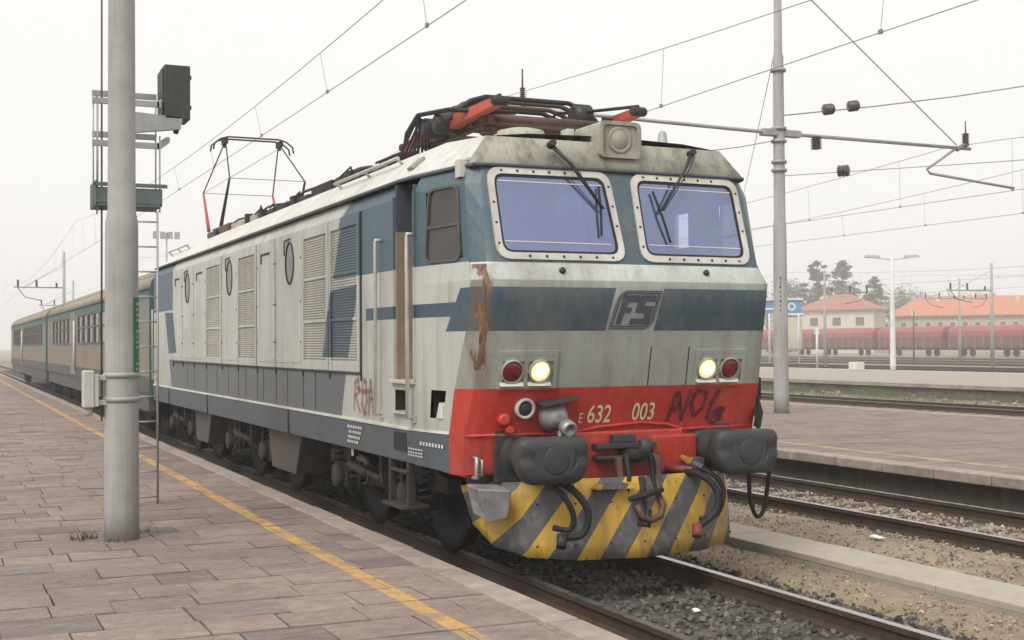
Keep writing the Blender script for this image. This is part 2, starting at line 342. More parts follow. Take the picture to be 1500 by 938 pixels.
# ================================================================== SETTING
g = MB().face([(-700, -300, -.30), (900, -300, -.30), (900, 1300, -.30), (-700, 1300, -.30)]).build('ground', 'yard_ground'); tag(g, kind='structure')
def terrain(name, x0, x1, y0, y1, z, amp, mat, step=.14, seed=0):
    from mathutils import noise as NZ
    nx = max(2, int((x1-x0)/step)); ny = int((y1-y0)/(step*2)); vs = []
    for j in range(ny+1):
        for i in range(nx+1):
            x = x0+(x1-x0)*i/nx; y = y0+(y1-y0)*j/ny; e = 1 if 0 < i < nx else -1.2
            vs.append((x, y, z+amp*NZ.noise(V((x*1.3, y*1.3, seed)))+amp*.7*NZ.noise(V((x*4, y*4, seed+5)))+(0 if e > 0 else -amp*2)))
    b = MB(); b.raw(vs, [(j*(nx+1)+i, j*(nx+1)+i+1, (j+1)*(nx+1)+i+1, (j+1)*(nx+1)+i) for j in range(ny) for i in range(nx)], 0, True)
    return tag(b.build(name, mat, norm=False), kind='structure')
terrain('track_bed', -1.72, 1.55, -9, 70, -.165, .02, 'ballast_base', .16, 1)
terrain('dirt_strip', 1.35, 4.15, -9, 70, -.12, .03, 'dirt', .16, 2)
terrain('track_bed', 3.95, 6.72, -9, 70, -.175, .025, 'ballast_base', .16, 3)
terrain('track_bed', 16.1, 26, 0, 110, -.2, .03, 'dirt', .5, 4)
# loose stones
def scatter(name, mat, n, fx, fy, zf, s0, s1, seed):
    R = random.Random(seed); b = MB(); tn = []
    for _ in range(n):
        x = R.uniform(*fx); y = fy[0]+(fy[1]-fy[0])*R.random()**1.7
        if abs(abs(x)-.75) < .09 or abs(abs(x-5.13)-.75) < .09: continue
        s = R.uniform(s0, s1); rz = R.uniform(0, 6.28); z = zf+R.uniform(-.3, .35)*s
        q3 = Matrix.Rotation(rz, 3, V((R.gauss(0, 1), R.gauss(0, 1), R.gauss(0, 1))).normalized()) if True else None
        p = [q3 @ (V((a*R.uniform(.6, 1.1), bb*R.uniform(.6, 1.1), cc*R.uniform(.5, .85)))*s*.72) for a in (-1, 1) for bb in (-1, 1) for cc in (-1, 1)]
        p = [(x+q.x, y+q.y, z+q.z) for q in p]
        b.raw(p, [(0, 1, 3, 2), (4, 6, 7, 5), (0, 4, 5, 1), (2, 3, 7, 6), (0, 2, 6, 4), (1, 5, 7, 3)]); tn += [min(1, max(0, R.gauss(.45, .25)))]*6
    return tag(b.build(name, mat, norm=False, tints=tn), kind='stuff')
tag(scatter('ballast', 'rock_grey', 13000, (-1.55, 1.5), (-6, 16), -.152, .014, .034, 1), 'dark grey ballast stones between the rails in front of the locomotive', 'ballast')
tag(scatter('pebbles', 'rock_brown', 12000, (1.4, 4.1), (-5, 20), -.108, .005, .017, 2), 'brown pebbles and clods on the dirt between the two tracks', 'pebbles')
tag(scatter('ballast', 'rock_brown', 8000, (4.0, 6.6), (-3, 22), -.165, .014, .034, 3), 'brownish ballast stones of the track beside the empty platform', 'ballast')
tag(scatter('rubble', 'rock_brown', 420, (24.6, 29.6), (8, 60), -.2, .03, .10, 8), 'pale rubble scattered in the grass before the far platform wall', 'rubble')
# grass tufts and weeds
def tufts(name, spots, label, h0=.05, h1=.16):
    R = random.Random(11); b = MB()
    for (x, y, z, n, sp) in spots:
        for _ in range(n):
            a = R.uniform(0, 6.28); d = R.random()*sp; px, py = x+d*math.cos(a), y+d*math.sin(a); h = R.uniform(h0, h1); a2 = R.uniform(0, 6.28); lx, ly = math.cos(a2)*h*.6, math.sin(a2)*h*.6; wq = .004
            b.face([(px-wq, py, z), (px+wq, py+wq, z), (px+lx*.4, py+ly*.4, z+h*.7)]); b.face([(px-wq*.6, py, z+h*.4), (px+lx*.4, py+ly*.4, z+h*.7), (px+lx, py+ly, z+h)])
    return tag(b.build(name, 'grass', norm=False), label, 'weeds', None, 'stuff')
R_ = random.Random(5)
tufts('grass', [(-4.05, 2.2, .25, 60, .12), (-3.72, 1.95, .25, 30, .2), (-3.5, 2.4, .25, 14, .12)]+[(R_.uniform(1.5, 4), R_.uniform(-1, 10), -.1, 3, .3) for _ in range(40)], 'small green weeds sprouting at the foot of the concrete pole and on the dirt', .03, .10)
tufts('grass', [(R_.uniform(24.5, 29.3), R_.uniform(5, 75), -.25, 60, 1.1) for _ in range(150)], 'rough grass strip along the wall of the far platform', .15, .4)

# tracks
RPROF = [(-.036, 0), (.036, 0), (.036, -.04), (.012, -.055), (.012, -.125), (.065, -.15), (.065, -.16), (-.065, -.16), (-.065, -.15), (-.012, -.125), (-.012, -.055), (-.036, -.04)]
def track(cx, y0, y1, sl, nsl, z=0, dull=False):
    t = thing('railway_track', kind='structure', loc=(cx, 0, z))
    for sx in (-1, 1):
        b = MB(); b.prism([(sx*.75+u, v) for u, v in RPROF], 'y', y0, y1)
        b.m = [1 if i == 2 and not dull else 0 for i in range(len(b.f))]
        b.build('rail', ['rail_rust', 'rail_shine'], t)
        if nsl:
            c = MB(); y = y0 if y0 > -6 else -6
            while y < 24:
                for q in (-1, 1): c.box(sx*.75+q*.08-.03, sx*.75+q*.08+.03, y-.06, y+.06, -.17, -.135)
                y += .62
            tag(c.build('rail_clips', 'rail_rust', t), kind='stuff')
    if sl:
        sm = MB().box(-1.25, 1.25, -.12, .12, -.26, -.158).build('sleeper', sl, t, .02); y = max(y0, -6); sm.location.y = y; k = 0
        far = MB()
        while y < y1 and y < 110:
            y += .62; k += 1
            if k < nsl:
                q = sm.copy(); C.objects.link(q); q.parent = t; q.location.y = y; q.rotation_euler.z = random.uniform(-.015, .015)
            else: far.box(-1.25, 1.25, y-.12, y+.12, -.26, -.16)
        tag(far.build('sleepers', sl, t), kind='stuff')
    return t
track(0, -12, 160, 'wood_sleeper', 30)
track(5.13, -12, 160, 'sleeper', 45, -.01)
for cx in (18.7, 23.2): track(cx, -10, 260, 'sleeper', 0, -.02)
for cx in (50.5, 55, 62, 68, 80, 91, 104): track(cx, -10, 420, None, 0, -.1, cx > 60)

# near platform: slab, kerb stones, paving stones
pl = thing('platform', kind='structure')
MB().box(-30, -1.66, -25, 160, -.3, .195).build('platform_base', 'plat_wall', pl)
kb = MB().box(-.115, .115, -.495, .495, -.09, .05).build('kerb_stone', 'kerb_concrete', pl, .015)
for i in range(60):
    o = kb if i == 0 else kb.copy()
    if i: C.objects.link(o); o.parent = pl
    o.location = (-1.735+random.uniform(-.006, .006), -5+i*1.0, .20+random.uniform(-.003, .004)); o.rotation_euler.z = random.uniform(-.004, .004)
MB().box(-1.85, -1.62, 55, 160, .1, .25).build('kerb', 'kerb_concrete', pl)
stones = []; R = random.Random(3)
y = -6.2; row = 0
while y < 46:
    d = R.uniform(.36, .5); x = -1.865; row += 1
    x -= R.uniform(0, .3) if row % 2 else 0
    if x < -1.87: stones.append((x, -1.865, y, y+d))
    while x > -12:
        wd = R.uniform(.34, .82)
        if wd > .7 and d > .42 and R.random() < .3:
            stones += [(x-wd, x, y, y+d*.5), (x-wd, x, y+d*.5, y+d)]
        else: stones.append((x-wd, x, y, y+d))
        x -= wd
    y += d
def vis(s):
    cx, cy_ = (s[0]+s[1])/2, (s[2]+s[3])/2; d = V((cx, cy_, 0))-V((-5.2, -9.42, 0)); dep = d.x*fw.x+d.y*fw.y; off = d.x*rt.x+d.y*rt.y
    return dep > 6 and abs(off/dep) < .42
nearest = sorted([s for s in stones if vis(s)], key=lambda s: s[2]); sel = set(nearest[:290]); rest = MB(); tn = []
stone_mesh = MB().box(-.5, .5, -.5, .5, -.06, 0).build('paving_stone', 'paving', pl).data
first = [o for o in pl.children if o.name.startswith('paving_stone')][0]; k = 0
for s in stones:
    gx = R.uniform(.006, .018); dz = R.uniform(-.006, .003)
    if s in sel:
        o = first if k == 0 else first.copy(); k += 1
        if k > 1: C.objects.link(o); o.parent = pl
        o.location = ((s[0]+s[1])/2, (s[2]+s[3])/2, .25+dz); o.scale = (s[1]-s[0]-gx, s[3]-s[2]-gx, 1); o.rotation_euler = (R.uniform(-.009, .009), R.uniform(-.007, .007), R.uniform(-.014, .014))
    else: rest.box(s[0]+gx/2, s[1]-gx/2, s[2]+gx/2, s[3]-gx/2, .19, .25+dz); tn += [R.random()]*6
tag(rest.build('paving_stones', 'paving', pl, tints=tn, norm=False), kind='stuff')
md = first.modifiers.new('bevel', 'BEVEL')
for o in pl.children:
    if o.name.startswith('paving_stone') and o.data == stone_mesh and o is not first: pass
first.modifiers.clear()
MB().box(-30, -1.87, 46, 160, .18, .247).build('paving_far_end', 'paving', pl)

# empty platform on the right, with kerb and wall
p2 = thing('platform', kind='structure')
MB().box(6.95, 15.9, -20, 200, -.3, .2).build('platform_wall', 'plat_wall', p2)
b = MB(); tn = []; y = -6
while y < 70:
    d = R.uniform(.4, .55); x = 7.0
    while x < 15.9:
        wd = min(R.uniform(.5, .9), 15.9-x); b.box(x+.006, x+wd-.006, y+.006, y+d-.006, .15, .25+R.uniform(-.003, .003)); tn += [R.random()]*6; x += wd
    y += d
tag(b.build('paving_stones', 'paving_far', p2, tints=tn, norm=False), kind='stuff')
MB().box(7.0, 15.9, 70, 200, .15, .248).build('paving_far_end', 'paving_far', p2)
kb2 = MB().box(-.17, .17, -.49, .49, -.10, .035).build('kerb_stone', 'kerb_concrete', p2, .015)
for i in range(70):
    for xx in ((6.86, 16.02) if i < 45 else (6.86,)):
        o = kb2 if (i == 0 and xx < 7) else kb2.copy()
        if o is not kb2: C.objects.link(o); o.parent = p2
        o.location = (xx, -4+i*1.0, .225+random.uniform(-.003, .003))
# third platform, far
p3 = thing('platform', kind='structure')
MB().box(30.2, 45.8, -20, 260, -.4, .24).build('platform_wall', 'plat_wall', p3)
MB().box(30.5, 45.5, -20, 260, .2, .25).build('platform_top', 'concrete', p3)
for xx in (30.3, 45.7): MB().box(xx-.25, xx+.25, -20, 260, .12, .262).build('kerb', 'trim_white' if xx > 40 else 'kerb_concrete', p3)
# cable duct with its cover slabs
du = thing('cable_duct', kind='structure'); MB().box(2.08, 2.70, -12, 70, -.3, -.09).build('duct_trough', 'concrete', du)
cv = MB().box(-.30, .30, -.495, .495, -.06, 0).build('cover_slab', 'duct_concrete', du, .008)
for i in range(60):
    o = cv if i == 0 else cv.copy()
    if i: C.objects.link(o); o.parent = du
    o.location = (2.39+random.uniform(-.006, .006), -6+i*1.0, -.03+random.uniform(-.004, .004)); o.rotation_euler = (random.uniform(-.003, .003), 0, random.uniform(-.006, .006))
# white scraps of litter on the dirt
for i, (x, y, s, lb) in enumerate(((3.6, .95, .07, 'white crumpled paper scrap lying beside the near rail of the second track'), (1.75, 1.5, .075, 'white crumpled paper scrap lying beside the locomotive track by the cable duct'),
                                  (.1, -1.1, .045, 'pale paper scrap lying between the rails before the locomotive'))):
    b = MB(); vs = []
    for q in range(3):
        for r in range(4): vs.append((x+(r-1.5)*s*.6, y+(q-1)*s*.8, (-.09 if x > 1 else -.13)+random.uniform(0, .5)*s))
    b.raw(vs, [(q*4+r, q*4+r+1, (q+1)*4+r+1, (q+1)*4+r) for q in range(2) for r in range(3)]); o = b.build('paper_scrap', 'litter'); tag(o, lb, 'litter')

# ================================================================== LOCOMOTIVE
loco = thing('electric_locomotive', 'blue, grey and red electric locomotive with lit headlights and striped snowplough', 'locomotive')
LEN = 15.15
PROF = [(.60, .02), (.88, 0), (1.2, -.03), (1.57, -.17), (2.03, -.27), (2.43, -.34), (2.58, -.27), (3.36, -.04), (3.41, -.03)]
LEV = [(.88, -1.44, .13, -1.37, 0), (1.2, -1.45, .12, -1.38, -.03), (1.57, -1.44, .02, -1.35, -.17), (2.03, -1.41, -.15, -1.335, -.27), (2.43, -1.40, -.23, -1.335, -.34), (2.58, -1.37, -.14, -1.28, -.27), (3.22, -1.352, .0, -1.25, -.09), (3.38, -1.30, .05, -1.22, -.035)]
def bow(x): return -.045*(1-(x/1.35)**2)
def fpt(x, z, off=0.):
    y = interp(z, PROF)+bow(x); e = .02
    dy = (interp(z+e, PROF)-interp(z-e, PROF))/(2*e); n = V((0, -1, dy)).normalized()
    p = V((x, y, z))+n*off; return p
def fdecal(polys, off, mb, mi=0):
    for p in polys: mb.face([fpt(x, z, off) for x, z in p], mi)
# --- front shell
WZ = (2.66, 3.29); WA = (-1.12, -.15)
def front_shell():
    b = MB(); zs = sorted(set([l[0] for l in LEV]+[2.66, 3.29, 2.8, 3.0, 1.4, 1.8, 2.2])); zs = [z for z in zs if z <= 3.38]
    def cols(z):
        h = -interp(z, LEV, 3); return [-h, -1.12, -.9, -.635, -.4, -.15, 0, .15, .4, .635, .9, 1.12, h]
    for a, c in zip(zs, zs[1:]):
        ca, cc = cols(a), cols(c)
        for i in range(len(ca)-1):
            if 2.66 <= a < 3.29 and (1 <= i <= 4 or 7 <= i <= 10): continue
            q = [(ca[i], a), (ca[i+1], a), (cc[i+1], c), (cc[i], c)]
            b.face([fpt(x, z) if abs(x) < 1.2 else V((x, interp(z, LEV, 4)+bow(1.35) if abs(x) > 1.2 else 0, z)) for x, z in q], 0, True)
        for s in (-1, 1):       # corner facet P2 -> P1
            b.face([(s*-interp(z, LEV, k), interp(z, LEV, k+1), z) for z, k in ((a, 3), (a, 1), (c, 1), (c, 3))], 0, False)
    return b.build('cab_front', 'front_paint', loco)
front_shell()
# --- tapering cab side, then the long side wall (openings for door, window and steps)
def tapt(t, z):
    y = .8+t*(interp(z, LEV, 2)-.8); return V((-1.5+t*(interp(z, LEV, 1)+1.5), y, z))
def tapy(y, z): return (y-.8)/(interp(z, LEV, 2)-.8)
def cab_side(s):
    b = MB(); zs = [1.2, 1.32, 1.55, 2.03, 2.43, 2.62, 2.9, 3.20, 3.22]; ts = [0, .16, .26, .45, .81, .895, 1]
    for a, c in zip(zs, zs[1:]):
        for i in range(len(ts)-1):
            if s < 0 and ((2.62 <= a < 3.2 and 2 <= i <= 4) or (1.32 <= a < 1.55 and i == 3)): continue
            if s > 0 and (2.62 <= a < 3.2 and 2 <= i <= 4): continue
            b.face([(p.x*-s, p.y, p.z) for p in (tapt(ts[i], a), tapt(ts[i+1], a), tapt(ts[i+1], c), tapt(ts[i], c))])
    return b.build('cab_side', 'side_paint', loco)
def side_wall(s):
    b = MB(); ys = [.8, .95, 1.29, 1.30, 1.8, 2.27, 13.3, LEN]; zs = [1.2, 1.34, 1.53, 1.62, 3.22]
    if s > 0: ys = [.8, 1.12, 1.40, 2.27, 13.3, LEN]; zs = [1.2, 2.84, 3.22]
    for a, c in zip(ys, ys[1:]):
        for d, e in zip(zs, zs[1:]):
            if s < 0 and a < 1.3 and d >= 1.62: continue
            if s > 0 and a == 1.12 and d == 2.84: continue
            if s < 0 and a == .95 and d == 1.34: continue
            b.face([(s*1.5, a, d), (s*1.5, c, d), (s*1.5, c, e), (s*1.5, a, e)])
    ya = 1.3 if s < 0 else .8
    b.face([(s*1.5, ya, 3.22), (s*1.5, LEN, 3.22), (s*1.42, LEN, 3.37), (s*1.42, ya, 3.37)])
    q = [tapt(1, 3.22), V((-1.30, .05, 3.37))]
    b.face([(s*1.5, .8, 3.22), (-s*q[0].x, q[0].y, 3.22), (-s*q[1].x, q[1].y, 3.37), (s*1.42, .8, 3.37)])
    return b.build('body_side', 'side_paint', loco)
for s in (-1, 1): cab_side(s); side_wall(s)
# rear end and floor, inner lining
b = MB(); b.prism([(-1.5, 1.2), (-1.5, 3.22), (-1.42, 3.37), (1.42, 3.37), (1.5, 3.22), (1.5, 1.2)], 'y', LEN-.02, LEN+.02); b.build('body_end', 'coach_green', loco)
MB().box(-1.44, 1.44, .1, LEN-.05, 1.12, 1.21).build('floor', 'interior', loco)
MB().box(-1.40, 1.40, 1.9, 1.95, 1.21, 3.36).box(-1.40, -.2, 1.30+.005, 1.34, 1.21, 3.36).build('cab_wall', 'blind', loco)
MB().box(-1.05, 1.1, .10, .45, 1.25, 2.35).build('control_desk', 'interior', loco, .03)
b = MB(); b.hull8([(-1.22, .25, 2.5), (-.06, .25, 2.5), (-.06, .5, 3.34), (-1.22, .5, 3.34)], [(-1.22, .27, 2.5), (-.06, .27, 2.5), (-.06, .52, 3.34), (-1.22, .52, 3.34)]); b.build('sun_blind', 'blind', loco)
# doorway: brown door leaf edge, jambs, dark head, sill
dw = MB().box(-1.49, -1.02, 1.262, 1.299, 1.62, 2.93).box(-1.05, -1.0, .8, 1.299, 1.62, 2.93).build('cab_door', 'door_brown', loco)
MB().box(-1.2, -1.17, 1.235, 1.262, 2.3, 2.36).box(-1.32, -1.29, 1.24, 1.262, 1.95, 2.02).build('door_latch', 'black_steel', dw)
MB().box(-1.49, -1.0, 1.27, 1.297, 2.93, 3.35).box(-1.02, -1.0, .8, 1.27, 2.93, 3.35).build('door_head', 'emblem_dark', loco)
MB().box(-1.498, -1.0, .8, .815, 1.62, 3.3).build('door_jamb', 'side_paint', loco)
MB().box(-1.535, -1.0, .77, 1.36, 1.585, 1.62).build('door_sill', 'alu', loco, .006)
b = MB()
for ya in (.78, 1.315): b.box(-1.512, -1.49, ya-.018, ya+.018, 1.62, 3.24)
b.build('door_frame', 'side_paint', loco)
# foot recesses
def pocket(y0, y1, z0, z1, x):
    b = MB(); d = .22
    b.box(x+d, x+d+.01, y0-.01, y1+.01, z0-.01, z1+.01).box(x+.004, x+d, y0-.01, y0-.001, z0, z1).box(x+.004, x+d, y1+.001, y1+.01, z0, z1).box(x+.004, x+d, y0, y1, z0-.01, z0-.001).box(x+.004, x+d, y0, y1, z1+.001, z1+.01)
    o = b.build('step_recess', 'grime_steel', loco); return o
o = pocket(.95, 1.29, 1.34, 1.53, -1.5); MB().box(-1.54, -1.40, .93, 1.31, 1.325, 1.345).build('step_tread', 'alu', o)
o = pocket(.20, .49, 1.32, 1.55, -1.44); MB().hull8([(-1.47, .22, 1.322), (-1.475, .34, 1.322), (-1.36, .34, 1.322), (-1.36, .22, 1.322)], [(-1.46, .24, 1.42), (-1.465, .30, 1.45), (-1.36, .30, 1.45), (-1.36, .24, 1.42)]).build('recess_step', 'trim_white', o)
# cab side window
wn = [(.56, 2.645), (.03, 2.635), (.10, 3.19), (.50, 3.195)]
def rounded(q, r, n=4):
    out = []; k = len(q)
    for i in range(k):
        p, a, c = V(q[i]), V(q[i-1]), V(q[(i+1) % k]); u, v = (a-p).normalized(), (c-p).normalized()
        for j in range(n+1):
            t = j/n; A, B = p+u*r, p+v*r; out.append(tuple((A*(1-t)**2+p*2*t*(1-t)+B*t**2)))
    return out
def inset(q, d):
    c = sum((V(p) for p in q), V((0, 0)))/len(q); out = []
    for p in q:
        e = V(p)-c; out.append((p[0]-math.copysign(d, e.x) if abs(e.x) > d else p[0], p[1]-math.copysign(d, e.y) if abs(e.y) > d else p[1]))
    return out
def ring(b, f, outer, inner, h0, h1):     # f(u,v,off) -> 3D
    n = len(outer)
    for i in range(n):
        j = (i+1) % n
        b.face([f(*outer[i], h1), f(*outer[j], h1), f(*inner[j], h1), f(*inner[i], h1)]); b.face([f(*outer[i], h0), f(*outer[j], h0), f(*outer[j], h1), f(*outer[i], h1)]); b.face([f(*inner[i], h0), f(*inner[j], h0), f(*inner[j], h1), f(*inner[i], h1)])
def taf(s):
    def f(y, z, off): p = tapt(tapy(y, z), z); return V(((p.x-off)*-s, p.y-off*.17, p.z))
    return f
for s in (-1, 1):
    f = taf(s); b = MB(); W = [(.595, 2.605), (-.005, 2.595), (.08, 3.23), (.545, 3.23)]
    ring(b, f, rounded(W, .09), rounded(inset(W, .022), .075), -.01, .012); wf = b.build('side_window', 'frame_brown', loco)
    MB().face([f(y, z, -.004) for y, z in rounded(inset(W, .02), .08)]).build('pane', 'cab_glass', wf)
    MB().hull8([f(.57, 2.89, .008), f(.02, 2.89, .008), f(.02, 2.915, .008), f(.57, 2.915, .008)], [f(.57, 2.89, -.01), f(.02, 2.89, -.01), f(.02, 2.915, -.01), f(.57, 2.915, -.01)]).build('window_bar', 'frame_brown', wf)
f = lambda y, z, off: V((1.5+off, y, z)); b = MB(); q = [(1.12, 2.84), (1.40, 2.84), (1.40, 3.22), (1.12, 3.22)]; ring(b, f, q, inset(q, .02), -.03, .01); b.build('door_window', 'alu', loco)
# handrails beside the door
for yy, z1 in ((1.645, 2.88), (.79, 2.87)):
    b = MB(); b.tube([(-1.49, yy, z1), (-1.565, yy, z1), (-1.565, yy, z1-.02), (-1.565, yy, 1.30), (-1.49, yy, 1.29)], .017, 8); b.box(-1.515, -1.5, yy-.035, yy+.035, 1.26, 1.32); b.build('handrail', 'alu', loco)
b = MB(); b.tube([(-1.49, LEN-.25, 2.6), (-1.565, LEN-.25, 2.6), (-1.565, LEN-.25, 1.3), (-1.49, LEN-.25, 1.3)], .018, 6); b.build('handrail', 'alu', loco)
# --- side panels
PAN = [(2.27, 3.34, 'L'), (3.34, 4.40, 'L'), (4.40, 5.64, 'O'), (5.64, 6.62, 'P'), (6.62, 7.75, 'L'), (7.75, 8.81, 'O'), (8.81, 9.98, 'L'), (9.98, 10.99, 'P'), (10.99, 12.0, 'O'), (12.0, 12.95, 'P')]
for s in (-1, 1):
    for (y0, y1, k) in PAN:
        a, c, z0, z1 = y0+.018, y1-.018, 1.665, 3.205
        def bx(b, u0, u1, w0, w1, h0, h1): b.box(*sorted((s*(1.5+h0), s*(1.5+h1))), u0, u1, w0, w1)
        b = MB()
        if k == 'L':
            fr = .065
            bx(b, a, a+fr, z0, z1, .0, .022); bx(b, c-fr, c, z0, z1, .0, .022); bx(b, a+fr, c-fr, z0, z0+.1, .0, .022); bx(b, a+fr, c-fr, z1-.11, z1, .0, .022)
            for zz in (2.165, 2.63): bx(b, a+fr, c-fr, zz, zz+.026, .0, .02)
            o = b.build('louvre_panel', 'side_paint', loco, .004); sl_ = MB(); zz = z0+.115
            while zz < z1-.13:
                sl_.hull8([(s*1.503, a+fr, zz+.016), (s*1.503, c-fr, zz+.016), (s*1.503, c-fr, zz+.022), (s*1.503, a+fr, zz+.022)], [(s*1.510, a+fr, zz+.004), (s*1.510, c-fr, zz+.004), (s*1.510, c-fr, zz+.012), (s*1.510, a+fr, zz+.012)]); zz += .027
            tag(sl_.build('louvre_slats', 'louvre_paint', o), kind='stuff')
            MB().face([(s*1.5015, a+fr, z0+.1), (s*1.5015, c-fr, z0+.1), (s*1.5015, c-fr, z1-.11), (s*1.5015, a+fr, z1-.11)]).build('louvre_mesh', 'louvre_paint', o)
        else:
            bx(b, a, c, z0, z1, .0, .016); bx(b, a+.06, c-.06, z0+.06, z0+.11, .016, .021); o = b.build('side_panel', 'side_paint', loco, .005)
            bb = MB()
            for zz in (z0+.3, z0+.75, z1-.3):
                for yy in (a+.03, c-.03): bb.lathe((s*1.515, yy, zz), (s, 0, 0), [(0, .012), (.008, .01)], 8)
            bb.build('panel_bolts', 'grime_steel', o)
            if k == 'O':
                yc = {4.40: 4.93, 7.75: 8.25, 10.99: 11.52}[y0]; zc, ry, rz_ = 2.87, .175, .23; n = 20
                f = lambda y, z, off: V((s*(1.515+off), y, z))
                el = lambda e: [(yc+(ry+e)*math.cos(q*2*math.pi/n), zc+(rz_+e)*math.sin(q*2*math.pi/n)) for q in range(n)]
                rb = MB(); ring(rb, f, el(.018), el(0), 0, .012); wo_ = rb.build('oval_window', 'rubber', o); MB().face([f(y, z, .004) for y, z in el(.01)]).build('pane', 'dark_glass', wo_)
                MB().tube([(s*1.53, yc+ry+.03, zc+.1), (s*1.53, yc+ry+.03, zc+rz_+.04), (s*1.53, yc-.05, zc+rz_+.05)], .008, 5).build('window_gutter', 'grime_steel', wo_)
            else: MB().box(*sorted((s*1.515, s*1.527)), a+.25, c-.28, 3.045, 3.065).box(*sorted((s*1.515, s*1.527)), c-.28, c-.25, 2.94, 3.065).build('panel_hook', 'grime_steel', o)
    for yy in sorted(set([p[0] for p in PAN]+[12.95])):
        MB().box(*sorted((s*1.497, s*1.512)), yy-.012, yy+.012, 1.58, 3.21).build('panel_seal', 'rubber', loco)
    for yy in (3.9, 4.4, 5.1, 5.64, 6.3, 6.62, 7.3, 7.75, 8.4, 9.2, 9.98, 10.99, 11.6):
        MB().box(*sorted((s*1.499, s*1.504)), yy-.006, yy+.006, 1.24, 1.655).build('panel_seam', 'black_steel', loco)
    MB().box(*sorted((s*1.497, s*1.514)), 2.25, 13.0, 1.640, 1.652).build('panel_ledge', 'grime_steel', loco)
    # white sill line, then the long grey sill beam
    MB().box(*sorted((s*1.44, s*1.518)), .9, LEN, 1.186, 1.214).build('sill_strip', 'trim_white', loco, .004)
    b = MB(); b.hull8([(s*1.40, .8, .905), (s*1.5, .8, .905), (s*1.508, .8, 1.185), (s*1.40, .8, 1.185)], [(s*1.40, LEN, .905), (s*1.5, LEN, .905), (s*1.508, LEN, 1.185), (s*1.40, LEN, 1.185)])
    o = b.build('side_sill', 'sill_paint', loco, .01)
    for yy in (5.05, 9.9, 13.4): MB().box(*sorted((s*1.5, s*1.516)), yy-.015, yy+.015, .91, 1.18).build('sill_joint', 'grime_steel', o)
    q = [(-.0, .0)]
    pa, pc = (1.5, .8), None
    b = MB(); L0 = (interp(.9, LEV, 1), interp(.9, LEV, 2)); L1 = (interp(1.2, LEV, 1), interp(1.2, LEV, 2))
    b.face([(s*1.5, .8, .905), (-s*L0[0], L0[1], .89), (-s*L1[0], L1[1], 1.198), (s*1.508, .8, 1.185)]); b.face([(s*1.5, .8, .905), (-s*L0[0], L0[1], .89), (s*1.2, L0[1]+.1, .89), (s*1.2, .8, .905)])
    b.build('cab_sill', 'sill_paint', loco)
    b = MB(); b.hull8([(s*1.508, .9, 1.19), (-s*(L1[0]-.008), L1[1], 1.2), (-s*L1[0], L1[1], 1.225), (s*1.508, .9, 1.215)], [(s*1.44, .9, 1.19), (s*1.40, L1[1], 1.2), (s*1.40, L1[1], 1.225), (s*1.44, .9, 1.215)]); b.build('sill_strip', 'trim_white', loco)
# small stencilled data on the sill
for (y0, y1, z, n) in ((2.70, 2.28, 1.115, 1), (2.66, 2.3, 1.065, 1), (2.68, 2.30, 1.015, 1), (2.7, 2.34, .97, 1)):
    b = MB(); y = y0
    while y > y1:
        wd = random.uniform(.02, .05); b.face([(-1.5125, y, z), (-1.5125, y-wd, z), (-1.5125, y-wd, z+.026), (-1.5125, y, z+.026)]); y -= wd+random.uniform(.012, .03)
    tag(b.build('stencil_marking', 'white_mark', loco), kind='stuff')
# --- front details: windscreens
for xs in (((-1.195, 3.355), (-.095, 3.355), (-.045, 2.595), (-1.19, 2.595)), ((.105, 3.355), (1.195, 3.355), (1.205, 2.595), (.10, 2.595))):
    f = lambda x, z, off: fpt(x, z, off)
    b = MB(); xi = inset(xs, .055)
    ring(b, f, rounded(xs, .12), rounded(xi, .085), -.006, .018); fr = b.build('windscreen', 'trim_white', loco)
    b = MB(); ring(b, f, rounded(xi, .085), rounded(inset(xs, .075), .075), -.004, .010); b.build('windscreen_seal', 'rubber', fr)
    MB().face([f(x, z, .004) for x, z in rounded(inset(xs, .068), .08)]).build('windscreen_pane', 'windshield', fr)
    b = MB(); rr = rounded(inset(xs, .028), .1, 3); per = []
    for i in range(len(rr)):
        A, B = V(rr[i]), V(rr[(i+1) % len(rr)]); n = max(1, round((B-A).length/.15))
        per += [A.lerp(B, q/n) for q in range(n)] if (B-A).length > .1 else []
    for q in per: b.lathe(f(q.x, q.y, .016), (0, -1, .25), [(0, .012), (.008, .009)], 6)
    tag(b.build('frame_bolts', 'grime_steel', fr), kind='stuff')
    x0, x1 = (xs[0][0]+.085, xs[1][0]-.07)
    for zz in (2.74, 3.24): MB().face([f(x0, zz, .0075), f(x1, zz-.006, .0075), f(x1, zz+.002, .0075), f(x0, zz+.008, .0075)]).build('heating_strip', 'white_mark', fr)
# wipers
for (px, pz, ex, ez, ax, az, bx_, bz) in ((-.61, 3.56, -.22, 3.02, -.215, 3.22, -.255, 2.80), (.74, 3.56, .35, 3.03, .30, 3.20, .395, 2.76)):
    b = MB(); A = V((px, -.08, pz)); E = fpt(ex, ez, .05); P1, P2 = fpt(ax, az, .03), fpt(bx_, bz, .03)
    b.lathe(A-V((0, -.03, 0)), (0, -1, .3), [(0, .035), (.07, .03)], 10); b.tube([A, A.lerp(E, .3)+V((0, -.04, .01)), E], [.022, .012, .009], 6); b.tube([A+V((.03, 0, -.02)), A.lerp(E, .3)+V((.04, -.03, 0)), E+V((.02, 0, 0))], .006, 5)
    o = b.build('wiper', 'black_steel', loco); MB().tube([P1, P1.lerp(P2, .5)+V((0, -.015, 0)), P2], .011, 5).build('wiper_blade', 'rubber', o)
